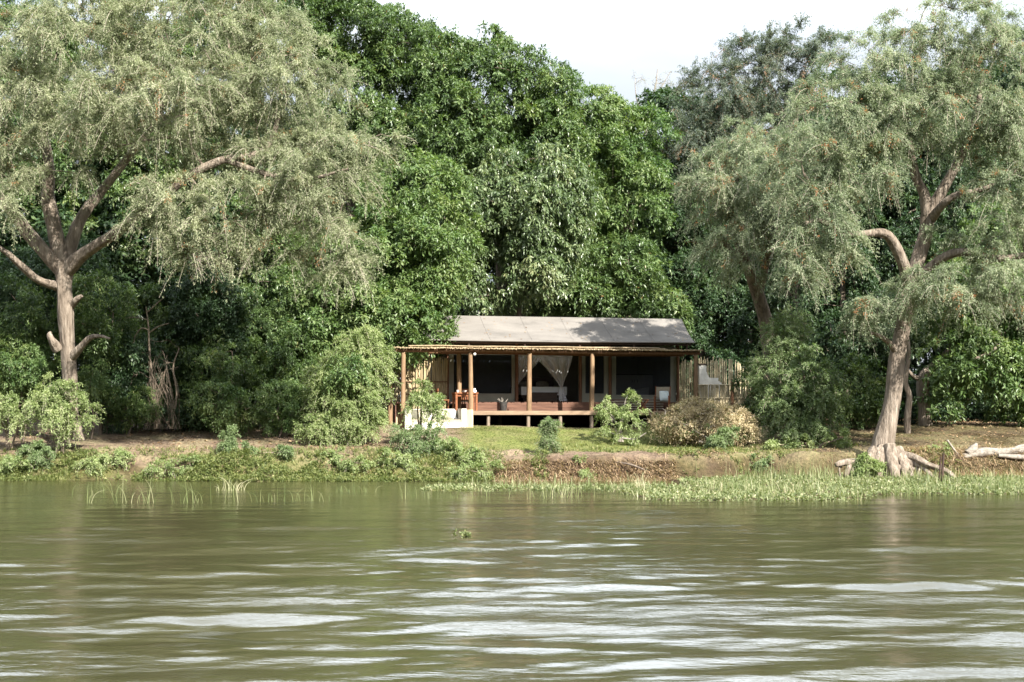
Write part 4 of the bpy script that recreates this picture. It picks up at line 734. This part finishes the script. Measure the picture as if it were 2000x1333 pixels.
# pergola
pg = tthing('pergola', 'stick-roofed pergola on rough pole posts shading the deck', 'pergola', 0, 0, GZ)
PZ = 4.72 - GZ; g = rng_of(302)
for px, foot in ((787, -.1), (920, -.1), (1034, DZ - GZ), (1156, DZ - GZ), (1360, DZ - GZ)):
    u = U(px); mb = MB(); j = g.uniform(-.03, .03, 3); mb.tube(smooth(np.array([(u, 0.06, foot), (u + j[0], .06 + j[1], foot + (PZ - foot) * .5), (u + j[2], .06, PZ - .06)]), np.array([.105, .095, .085]), 4)[0], np.linspace(.105, .088, 9), 9, lump=.04, seed=px); mb.build('post', 'post_wood', pg)
for px, v in ((896, 1.4), (762, 2.4)):
    u = U(px, v); mb = MB(); mb.tube([(u, v, DZ - GZ - .6), (u + .02, v, 1.8), (u, v, PZ - .05)], [.11, .1, .095], 9, lump=.04, seed=px); mb.build('post', 'post_wood', pg)
mb = MB(); uB = U(1368); 
for v in (.06, 1.95): mb.tube(smooth(np.array([(-.35, v, PZ), (4, v, PZ + .03), (8, v, PZ - .01), (uB, v, PZ)]), np.ones(4), 4)[0], .07, 8, lump=.04)
mb.build('beam', 'brown_wood', pg)
mb = MB(); u = -.38
while u < uB + .05:
    r = g.uniform(.022, .036); v9 = 2.15 if u > 1.75 or g.random() < .16 else g.uniform(.12, .5); mb.tube([(u, -.16 - g.uniform(0, .13), PZ + .105 + g.uniform(-.015, .02)), (u + g.uniform(-.03, .03), v9 * .5, PZ + .115), (u + g.uniform(-.02, .02), v9, PZ + .11)], r, 6); u += r * 1.85 + (g.uniform(0, .006) if g.random() < .15 else 0)
mb.box(1.78, uB - .02, .0, 2.1, PZ + .072, PZ + .08); mb.build('stick_roof', 'thatch', pg)  # thin sheet added under the sticks to stop sun streaks through the gaps
mb = MB()
for k in range(26):
    v = g.uniform(-.05, .5); a = g.uniform(-.35, uB - 2.5); mb.tube([(a, v, PZ + .185), (a + 1.3, v + .03, PZ + .195 + g.uniform(0, .02)), (min(a + 2.8, uB + .1), v, PZ + .185)], g.uniform(.015, .026), 5)
mb.build('batten', 'thatch', pg)
b = tl(927, 692, -.02); bo = tthing('hanging_bulb', 'white globe lamp hanging under the pergola edge by the second post', 'lamp', b[0], -.02, b[2] - .05)
mb = MB(); th = np.linspace(0, math.pi, 8); mb.tube(np.c_[np.zeros(8), np.zeros(8), .05 - .06 * np.cos(th)], np.maximum(.06 * np.sin(th), .003), 10); mb.build('globe', 'bulb', bo)
mb = MB(); mb.tube([(0, 0, .112), (0, 0, PZ + GZ - b[2] + .04)], .006, 5); mb.build('cord', 'dark_metal', bo)
# tent
WV = 2.6; tent = tthing('safari_tent', 'large canvas safari tent with a grey fly roof among the trees', 'tent', 0, WV, FZ)
def LT(px, py, v=WV): q = tl(px, py, v); return q[0], q[2] - FZ        # tent-local u, z
u0 = LT(872, 700)[0]; u1 = LT(1320, 700)[0]; topz = 2.35; TD = 5.2
wins = [(LT(885, 770), LT(1000, 693)), (LT(1142, 770), LT(1180, 695)), (LT(1202, 773), LT(1310, 695))]
dx0, dx1 = LT(1011, 700)[0], LT(1130, 700)[0]
mb = MB()
def wallspan(a, b): mb.box(a, b, -.02, .02, 0, topz)
edges = [u0]
for (a, z0), (b, z1) in wins[:1] + wins[1:]:
    pass
segs = [(u0, dx0, [wins[0]]), (dx1, u1, wins[1:])]
for s0, s1, ws in segs:
    x = s0
    for (a, z0), (b, z1) in ws:
        mb.box(x, a, -.02, .02, 0, topz); mb.box(a, b, -.018, .018, 0, z0); mb.box(a, b, -.018, .018, z1, topz); x = b
    mb.box(x, s1, -.02, .02, 0, topz)
mb.box(dx0, dx1, -.018, .018, 2.12, topz)
mb.build('canvas_wall', 'canvas', tent)
mb = MB(); mb.box(u0 - .02, u0 + .02, .03, TD, 0, topz); mb.box(u1 - .02, u1 + .02, .03, TD, 0, topz); mb.box(u0, u1, TD, TD + .04, 0, topz); mb.box(u0, u1, .03, TD, topz + .01, topz + .04); mb.build('side_wall', 'canvas_in', tent)
for (a, z0), (b, z1) in wins:
    mb = MB(); mb.box(a + .03, b - .03, -.004, .004, z0 + .03, z1 - .03); w_ = mb.build('window', 'insect_mesh', tent)
    mb = MB(); t = .045
    mb.box(a - t, b + t, -.038, -.021, z0 - t, z0 + .02); mb.box(a - t, b + t, -.038, -.021, z1 - .02, z1 + t); mb.box(a - t, a + .02, -.036, -.021, z0 + .02, z1 - .02); mb.box(b - .02, b + t, -.036, -.021, z0 + .02, z1 - .02)
    mb.build('frame', 'canvas', w_)
for px in (872, 1008, 1132, 1190, 1322):
    u = LT(px, 700)[0]; mb = MB(); mb.tube([(u, -.11, 0), (u + .01, -.11, 1.2), (u, -.11, 2.5)], .07, 8, lump=.03, seed=px); mb.build('tent_pole', 'brown_wood', tent)
ez = 5.26 - FZ; rz = 6.40 - FZ; ev = 1.75 - WV; rv = 4.1 - WV
eL, eR, rL, rR = .35, 12.8, .6, 13.05
NU = 40; mb = MB(); uu = np.linspace(0, 1, NU + 1); NVv = 10
for (va, za, vb, zb, la, ra, lb, rb) in ((ev, ez, rv, rz, eL, eR, rL, rR), (rv, rz, rv + (rv - ev), ez, rL, rR, eL, eR)):
    tt = np.linspace(0, 1, NVv + 1); Ug = (la + (lb - la) * tt)[:, None] * (1 - uu) + (ra + (rb - ra) * tt)[:, None] * uu
    sag = -.085 * np.sin(math.pi * tt)[:, None] * (.7 + .3 * np.cos(uu * 2 * math.pi * 5)) + .014 * np.sin(uu * 43 + tt[:, None] * 2) * np.sin(math.pi * tt)[:, None] - .03 * np.sin(uu * math.pi * 4) ** 2 * (1 - tt)[:, None] * (va == ev)
    Zg = (za + (zb - za) * tt)[:, None] + sag; Vg = (va + (vb - va) * tt)[:, None] + 0 * Zg
    v = np.stack([Ug, Vg, Zg], -1); i = np.arange(NVv)[:, None] * (NU + 1) + np.arange(NU)[None]; q = np.stack([i, i + 1, i + NU + 2, i + NU + 1], -1).reshape(-1, 4)
    mb.add(v.reshape(-1, 3), q, smooth=True); mb.add(v.reshape(-1, 3) - [0, 0, .02], q[:, ::-1], smooth=True)
mb.tube([(eL - .02, ev, ez - .02), ((eL + eR) / 2, ev, ez - .045), (eR + .02, ev, ez - .02)], .035, 6)
for k in range(1, 7):
    u = eL + (eR - eL) * k / 7; mb.tube([(u, ev + .01, ez + .012), (u + .01, (ev + rv) / 2, (ez + rz) / 2 - .036), (u + .03, rv - .01, rz + .012)], .0035, 5)
g = rng_of(330); n = 70; tq = g.random(n) ** .8; uq = g.random(n); LV = MB()
zq = ez + (rz - ez) * tq - .085 * np.sin(math.pi * tq) * (.7 + .3 * np.cos(uq * 10 * math.pi)) + .014 * np.sin(uq * 43 + tq * 2) * np.sin(math.pi * tq) + .012
wpt = np.array([tw(eL + (eR - eL) * a_, WV + ev + (rv - ev) * b_, c_ + FZ) for a_, b_, c_ in zip(uq, tq, zq)])
sl = nrm(np.array([-SN * (rv - ev), CS * (rv - ev), rz - ez])); al = np.array([CS, SN, 0]); th = g.uniform(0, 6.28, n)[:, None]
LV.leaves(wpt, al * np.cos(th) + sl * np.sin(th), -al * np.sin(th) + sl * np.cos(th), g.uniform(.07, .15, n), .05, np.clip(g.normal(.4, .25, n), 0, 1))
tag(LV.build('fallen_leaves', 'litter'), 'dead leaves lying on the canvas fly roof', 'leaf litter', kind='stuff')
roof = mb.build('fly_roof', 'canvas_roof', tent)
mb = MB()
for u in np.linspace(eL + .3, eR - .3, 6): mb.tube([(u, ev + .15, ez - .02), (u, ev + .15, 2.0)], .05, 7)
mb.tube([(eL + .1, ev + .15, ez - .1), (eR - .1, ev + .15, ez - .1)], .05, 7); mb.build('fly_frame', 'dark_wood', tent)
# bed, net, chest
bc = tl(1062, 783, 3.55); bed = tthing('bed', 'low bed with white linen seen through the tent doorway', 'bed', bc[0], 3.55, FZ)
hw = (U(1098, 3.55) - U(1013, 3.55)) / 2
mb = MB(); mb.box(-hw, hw, 0, 2.0, .18, .36); mb.build('bed_frame', 'dark_wood', bed)
mb = MB(); mb.box(-hw - .02, hw + .02, -.03, 2.0, .361, .62); mb.build('mattress', 'linen', bed)
mb = MB(); mb.box(-hw - .045, hw + .045, -.06, .9, .30, .655); mb.build('bedspread', 'linen', bed)
for sx in (-.45, .35):
    mb = MB(); th = np.linspace(0, math.pi, 9); mb.tube(np.c_[sx - .3 * np.cos(th), np.full(9, 1.65), np.full(9, .78)], np.maximum(.16 * np.sin(th) ** .5, .01), 8); mb.build('pillow', 'cushion_sand', bed)
for sx in (-1, 1):
    for y in (.1, 1.9): mb = MB(); mb.box(sx * (hw - .12) - .05, sx * (hw - .12) + .05, y - .05, y + .05, 0, .18); mb.build('leg', 'dark_wood', bed)
mb = MB(); mb.box(-hw, hw, 2.02, 2.08, .2, 1.1); mb.build('headboard', 'dark_wood', bed)
cc = tl(1062, 783, 2.95); ch = tthing('storage_chest', 'dark wooden chest at the foot of the white bed', 'chest', cc[0], 2.92, FZ)
mb = MB(); hw2 = .58; mb.box(-hw2, hw2, 0, .45, .04, .36); mb.build('body', 'dark_wood', ch); mb = MB(); mb.box(-hw2 - .03, hw2 + .03, -.03, .48, .361, .41); mb.build('lid', 'dark_wood', ch)
for sx in (-.5, .5): mb = MB(); mb.box(sx - .05, sx + .05, .02, .12, 0, .04); mb.build('foot', 'dark_wood', ch)
nt = tthing('mosquito_net', 'sheer white mosquito net tied back around the bed', 'mosquito net', bc[0], 3.05, FZ)
def NP(px, py, dv=0.0): q = tl(px, py, 3.05 + dv); return np.array([q[0] - bc[0], dv, q[2] - FZ])
def drape(rows, k=14, ph=0):                # rows of (left px, right px, py): pleated cloth
    v = []; 
    for (a, b, py) in rows:
        for i in range(k + 1):
            s = i / k; q = NP(a + (b - a) * s, py); q[1] += .05 * math.sin(s * 22 + ph) * min(1, (b - a) / 30 + .25); v.append(q)
    n = len(rows); return np.array(v), [(r * (k + 1) + i, r * (k + 1) + i + 1, (r + 1) * (k + 1) + i + 1, (r + 1) * (k + 1) + i) for r in range(n - 1) for i in range(k)]
mb = MB(); mb.add(*drape([(1044, 1118, 697), (1062, 1113, 715), (1077, 1107, 733), (1089, 1101, 748), (1094, 1099, 757)]), smooth=True); mb.build('drape', 'net', nt)
mb = MB(); mb.add(*drape([(1094, 1099, 757), (1091, 1103, 768), (1092, 1108, 784)]), smooth=True); mb.build('tied_end', 'net_thick', nt)
mb = MB(); mb.add(*drape([(1010, 1062, 697), (1010, 1047, 712), (1010, 1032, 728), (1010, 1016, 745), (1010, 1012, 752)], ph=1), smooth=True); mb.build('drape', 'net', nt)
mb = MB(); mb.add(*drape([(1012, 1119, 691), (1012, 1118, 697.5)], 60), smooth=True); mb.build('valance', 'net_thick', nt)
mb = MB(); a, b = NP(1012, 690), NP(1119, 690); mb.tube([a, (a + b) / 2, b], .02, 6); mb.tube([a + [0, 0, 0], a + [0, 1.8, 0]], .02, 6); mb.tube([b, b + [0, 1.8, 0]], .02, 6); mb.build('rail', 'dark_wood', nt)
# interior partition + lounge seen through the right mesh window
pa = tl(1240, 785, 4.3); pt = tthing('room_divider', 'pale half-height divider inside the tent behind the right mesh window', 'divider', pa[0], 4.3, FZ)
hw = (U(1275, 4.3) - U(1205, 4.3)) / 2; mb = MB(); mb.box(-hw, hw, 0, .1, 0, tl(1240, 733, 4.3)[2] - FZ); mb.build('panel', 'partition', pt); mb = MB(); mb.box(-hw - .03, hw + .03, -.03, .13, tl(1240, 733, 4.3)[2] - FZ, tl(1240, 731, 4.3)[2] - FZ); mb.build('top_rail', 'dark_wood', pt)
for k, px in enumerate((1234, 1238, 1244)):
    mb = MB(); q = tl(px, 745, 4.3); mb.tube([(q[0] - pa[0], -.025, q[2] - FZ + .07), (q[0] - pa[0] + .015, -.03, q[2] - FZ), (q[0] - pa[0], -.025, q[2] - FZ - .06 - .02 * (k == 1))], .014, 5); mb.build('hook', 'dark_metal', pt)
lo = tthing('day_bed', 'white sloping day bed inside the tent below the pale divider', 'day bed', tl(1250, 785, 3.7)[0], 3.7, FZ)
q = [tl(a, b, 3.7) for a, b in ((1232, 776), (1266, 776), (1268, 757), (1232, 764))]; q = [np.array([w[0] - lo_ , w[2] - FZ]) for w in q for lo_ in [tl(1250, 785, 3.7)[0]]]
mb = MB(); mb.hexa([(q[0][0], 0, q[0][1] - .1), (q[1][0], 0, q[1][1] - .1), (q[1][0], .45, q[1][1] - .1), (q[0][0], .45, q[0][1] - .1)], [(q[3][0], 0, q[3][1]), (q[2][0], 0, q[2][1]), (q[2][0], .45, q[2][1]), (q[3][0], .45, q[3][1])]); mb.build('mattress', 'linen', lo)
mb = MB(); mb.box(q[0][0] + .02, q[1][0] - .02, .02, .43, 0, q[0][1] - .1); mb.build('base', 'dark_wood', lo)

# bamboo fences
def fence(lab, pxs, v, prof, seed, m, rails, posts, dens=.05, zb=None, rr=(.018, .03), group='bamboo screens beside the tent', rough=.1):
    g = rng_of(seed); ua = U(pxs[0], v); ub = U(pxs[1], v); zb = GZ - .05 if zb is None else zb
    f = tthing('bamboo_fence', lab, 'fence', ua, v, zb, group); mb = MB(); u = 0
    while u < ub - ua:
        px = pxs[0] + (pxs[1] - pxs[0]) * u / (ub - ua); top = tl(px, float(np.interp(px, [a for a, b in prof], [b for a, b in prof])), v)[2] - zb + g.normal(0, rough) * .6 - (g.random() < .15) * rough * 1.2
        r = g.uniform(*rr); l = g.normal(0, .035); dv = g.choice([-.03, .0, .03]); mb.tube([(u, dv, 0), (u + l * .5 + g.normal(0, .01), dv, top * .5), (u + l, dv, top)], [r, r * .95, r * .8], 5); u += dens * g.uniform(.6, 1.3)
    mb.build('canes', m, f)
    for py in rails:
        mb = MB(); a = tl(pxs[0], py, v); b = tl(pxs[1], py, v); zc = a[2] - zb; mb.tube([(0, -.07, a[2] - zb), ((ub - ua) / 2, -.075, (a[2] + b[2]) / 2 - zb), (ub - ua, -.07, b[2] - zb)], .022, 6); mb.build('rail', 'brown_wood' if m == 'cane' else 'cane_grey', f)
    for px, py in posts:
        mb = MB(); u = U(px, v) - ua; mb.tube([(u, -.13, -.2), (u, -.13, tl(px, py, v)[2] - zb)], .07, 8, lump=.03, seed=px); mb.build('post', 'brown_wood', f)
fence('sunlit tall bamboo screen at the left end of the deck', (792, 873), 2.3, [(792, 712), (800, 694), (845, 696), (873, 703)], 311, 'cane', (746, 770), (), .029)
fence('short shaded bamboo screen half hidden by the weeping bush', (764, 790), 2.9, [(764, 722), (790, 718)], 312, 'cane_grey', (), (), .04)
fence('tall grey bamboo fence with ragged top right of the tent', (1326, 1474), 3.3, [(1326, 705), (1350, 703), (1400, 702), (1435, 705), (1455, 717), (1474, 738)], 313, 'cane_grey', (), (), .045)
fence('lower bamboo fence panel with posts in front of the white stepped wall', (1357, 1472), 2.5, [(1357, 751), (1472, 753)], 314, 'cane_grey', (752, 778), ((1428, 741), (1471, 749)), .03, rough=.015)
v = 2.9; cap = tl(1385, 790, v); wl_ = tthing('stepped_wall', 'white plastered stepped wall showing above the lower bamboo fence', 'wall', cap[0], v, GZ)
def outline_prism(pts, d):
    mb = MB()
    for (a0, a1, yt) in pts:
        A = tl(a0, yt, v); B = tl(a1, yt, v); mb.box(A[0] - cap[0], B[0] - cap[0], 0, d, 0, (A[2] + B[2]) / 2 - GZ)
    return mb
steps = [(1366, 1369, 715.5), (1369, 1379.5, 713)] + [(1379.5 + i * 1.3, 1380.8 + i * 1.3, 727 + 11 * math.sin(min(1, i / 5) * math.pi / 2)) for i in range(6)] + [(1387.3, 1403, 738.6), (1403, 1406, 745), (1406, 1409.5, 747.5)]
outline_prism(steps, .35).build('masonry', 'white_wall', wl_)
mb = MB(); A = tl(1368, 713, v); B = tl(1380.5, 711, v); mb.box(A[0] - cap[0], B[0] - cap[0], -.03, .38, A[2] - GZ + .002, B[2] - GZ + .01); mb.build('coping', 'dark_wood', wl_)

# lounge bench (white plaster) with cushions
ub0, ub1 = U(791, -.3), U(911, -.3); wb = ub1 - ub0; bz = GZ - .02
lb = tthing('plaster_bench', 'white plastered bench with striped base in the sunken bay left of the deck', 'bench', ub0, -.3, bz)
topb = tl(850, 799, -.3)[2] - bz; seatz = tl(850, 820, -.3)[2] - bz
mb = MB(); mb.box(.25, wb - .2, 0, .9, .0, seatz - .1); mb.box(.252, wb - .202, -.012, .9, .08, .14); mb.box(.252, wb - .202, -.012, .9, .2, .25); mb.build('base', 'white_plaster', lb)
mb = MB(); mb.box(.252, wb - .202, .02, .9, seatz - .098, seatz); mb.build('seat', 'cushion_sand', lb)
mb = MB(); mb.box(.25, wb - .2, .92, 1.12, 0, topb); mb.build('back', 'white_plaster', lb)
mb = MB(); mb.box(0, .25, -.03, 1.12, 0, topb + .01); mb.build('arm', 'white_plaster', lb); mb = MB(); mb.box(wb - .2, wb, -.03, 1.12, 0, topb + .01); mb.build('arm', 'white_plaster', lb)
mb = MB()
for k in range(5): mb.tube([(wb + .04 + .05 * k, -.02, 0), (wb + .04 + .05 * k, -.02, topb - .03)], .024, 6)
mb.build('cane_trim', 'cane_grey', lb)
def cushion(lab, px, m, tilt, wd=.36, cat='cushion', u=None, v=None, z=None, rot=0, group='cushions on the white bench'):
    mb = MB(); n = 8; s = np.linspace(-1, 1, n + 1); X, Yy = np.meshgrid(s, s); prof = ((1 - X ** 4) * (1 - Yy ** 4)) ** .5 * .075
    P3 = lambda sg: np.stack([X * wd / 2 * (1 - .08 * Yy ** 2), sg * prof, (Yy + 1) * wd / 2 * (1 - .04 * X ** 2)], -1).reshape(-1, 3)
    i = np.arange(n)[:, None] * (n + 1) + np.arange(n)[None]; q = np.stack([i, i + 1, i + n + 2, i + n + 1], -1).reshape(-1, 4)
    mb.add(P3(-1), q, smooth=True); mb.add(P3(1), q[:, ::-1], smooth=True); o = mb.build('cushion', m); o.location = tw(u, v, z); o.rotation_euler = (rad(-tilt), rad(rot), YAW); return tag(o, lab, cat, group)
for lab, px, m, rot in (('olive cushion at the left end of the white bench', 808, 'cushion_dark', 12), ('pale cushion leaning next to the left olive cushion', 818, 'cushion_sand', -8), ('sand cushion left of the right pair on the white bench', 878, 'cushion_sand', 10), ('dark cushion in the right corner of the white bench', 896, 'cushion_dark', -6), ('white cushion between the sand and the dark cushion', 887, 'linen', 14)):
    cushion(lab, px, m, 14, u=U(px, .4), v=.44 + .03 * (px % 3), z=bz + seatz + .004, rot=rot, wd=.40)

# dining table, benches, crockery, log basket, low box on the deck
tb = tl(908, 800, .9); table = tthing('dining_table', 'orange-brown wooden table on the deck behind the second post', 'table', tb[0], .9, DZ)
mb = MB(); mb.box(-.48, .48, -.4, .4, .69, .74); mb.build('tabletop', 'red_wood', table); mb = MB(); mb.box(-.42, .42, -.34, .34, .58, .689); mb.build('apron', 'red_wood', table)
for sx in (-1, 1):
    for sy in (-1, 1): mb = MB(); mb.box(sx * .41 - .04, sx * .41 + .04, sy * .33 - .04, sy * .33 + .04, 0, .69); mb.build('leg', 'red_wood', table)
def dchair(lab, u, v, rz):
    c = thing('wooden_chair', lab, 'chair', tw(u, v, DZ), YAW + rz, 'wooden chairs at the deck table')
    mb = MB(); mb.box(-.24, .24, -.24, .24, .42, .46); mb.build('seat', 'red_wood', c)
    mb = MB(); mb.box(-.24, .24, .2, .24, .8, .9)
    for k in range(5): mb.box(-.2 + k * .09, -.16 + k * .09, .205, .235, .46, .8)
    mb.build('backrest', 'red_wood', c)
    for sx in (-1, 1):
        for sy in (-1, 1): mb = MB(); mb.box(sx * .21 - .025, sx * .21 + .025, sy * .21 - .025, sy * .21 + .025, 0, .419 if sy < 0 else .42); mb.build('leg', 'red_wood', c)
dchair('red-brown chair left of the deck table by the bamboo screen', tb[0] - .85, 1.3, rad(90)); dchair('red-brown chair behind the deck table under the dark window', tb[0] + .15, 1.75, 0)
for i, (dx, lab) in enumerate(((-.33, 'leftmost white cup on the deck table'), (-.05, 'white bowl in the middle of the deck table'), (.36, 'white jug at the right end of the deck table'))):
    o = thing('crockery', lab, 'crockery', tw(tb[0] + dx, .75, DZ + .741), YAW, 'crockery on the deck table'); mb = MB()
    prof = [(0.03, 0), (.045, .02), (.05, .09), (.055, .10)] if i == 0 else [(.04, 0), (.09, .04), (.11, .08)] if i == 1 else [(.05, 0), (.07, .05), (.045, .13), (.055, .17)]
    mb.tube([(0, 0, z) for r, z in prof], [r for r, z in prof], 12); mb.build('body', 'linen', o)
    if i != 1: mb = MB(); th = np.linspace(-1.4, 1.4, 7); mb.tube(np.c_[.05 + .035 * np.cos(th), np.zeros(7), .055 + .04 * np.sin(th)], .008, 5); mb.build('handle', 'linen', o)
lk = tl(983, 801, .5); bs = tthing('log_basket', 'black round log basket with sticks on the deck edge', 'basket', lk[0], .5, DZ)
mb = MB(); mb.tube([(0, 0, 0), (0, 0, .18), (0, 0, .36)], [.13, .15, .155], 14); mb.build('body', 'dark_metal', bs)
for sx in (-1, 1): mb = MB(); th = np.linspace(0, math.pi, 7); mb.tube(np.c_[sx * (.15 + .03 * np.sin(th)), -.05 + .05 * np.cos(th), .3 + .05 * np.sin(th)], .01, 5); mb.build('handle', 'dark_metal', bs)
mb = MB(); g = rng_of(320)
for k in range(9): a = g.uniform(-.09, .09, 2); d = g.normal(0, .1, 2); mb.tube([(a[0], a[1], .3), (a[0] + d[0], a[1] + d[1], .5 + g.uniform(-.06, .04))], .016, 5)
mb.build('sticks', 'deadwood', bs)
bx_ = tl(995, 801, .5); o = tthing('low_box', 'small flat dark red box beside the black log basket', 'box', bx_[0] + .03, .5, DZ); mb = MB(); mb.box(-.09, .09, -.1, .1, 0, .075); mb.build('body', 'deck_wood', o); mb = MB(); mb.box(-.1, .1, -.11, .11, .0755, .095); mb.build('lid', 'deck_wood', o)
# right end: slatted bench, folding table, canvas chair
sb = tl(1245, 801, 1.6); sbn = tthing('slatted_bench', 'long pale slatted bench along the step at the right of the deck', 'bench', sb[0], 1.6, DZ)
mb = MB()
for k in range(4): mb.box(-1.15, 1.15, -.01, .03, .06 + k * .1, .115 + k * .1)
mb.build('slats', 'cushion_sand', sbn); mb = MB(); mb.box(-1.15, 1.15, -.02, .4, .44, .475); mb.build('seat', 'deck_wood', sbn)
for sx in (-1.05, 0, 1.05): mb = MB(); mb.box(sx - .04, sx + .04, .031, .1, 0, .44); mb.build('leg', 'deck_wood', sbn)
st = tl(1256, 801, .8); ft = tthing('folding_stool', 'low cross-legged wooden stool between the pale bench and the canvas chair', 'stool', st[0], .8, DZ)
mb = MB(); mb.box(-.2, .2, -.17, .17, .44, .47); mb.build('seat', 'red_wood', ft)
for sy in (-.14, .14):
    for sx in (-1, 1): mb = MB(); mb.tube([(-.18 * sx, sy + .015 * sx, 0), (.18 * sx, sy + .015 * sx, .44)], .022, 6); mb.build('leg', 'red_wood', ft)
cc = tl(1294, 801, .8); cv = thing('canvas_chair', 'wooden director chair with faded canvas back at the right of the deck', 'chair', tw(cc[0], .85, DZ), YAW + rad(-25))
mb = MB(); mb.box(-.27, .27, -.25, .22, .4, .425); mb.build('seat', 'cushion_dark', cv)
mb = MB(); mb.hexa([(-.29, .25, .55), (.29, .25, .55), (.29, .275, .55), (-.29, .275, .55)], [(-.29, .36, 1.0), (.29, .36, 1.0), (.29, .385, 1.0), (-.29, .385, 1.0)]); mb.build('backrest', 'cushion_sand', cv)
for sx in (-1, 1):
    mb = MB(); mb.box(sx * .3 - .03, sx * .3 + .03, -.28, .28, .6, .63); mb.build('armrest', 'red_wood', cv)
    mb = MB(); mb.tube([(sx * .3, -.25, 0), (sx * .3, -.25, .6)], .025, 6); mb.build('leg', 'red_wood', cv); mb = MB(); mb.tube([(sx * .3, .22, 0), (sx * .3, .22, .55), (sx * .3, .39, 1.03)], .025, 6); mb.build('leg', 'red_wood', cv)
cushion('pale blue-grey cushion standing on the canvas chair', 1302, 'cushion_blue', 15, u=cc[0] + .12, v=.88, z=DZ + .43, wd=.42, group=None)
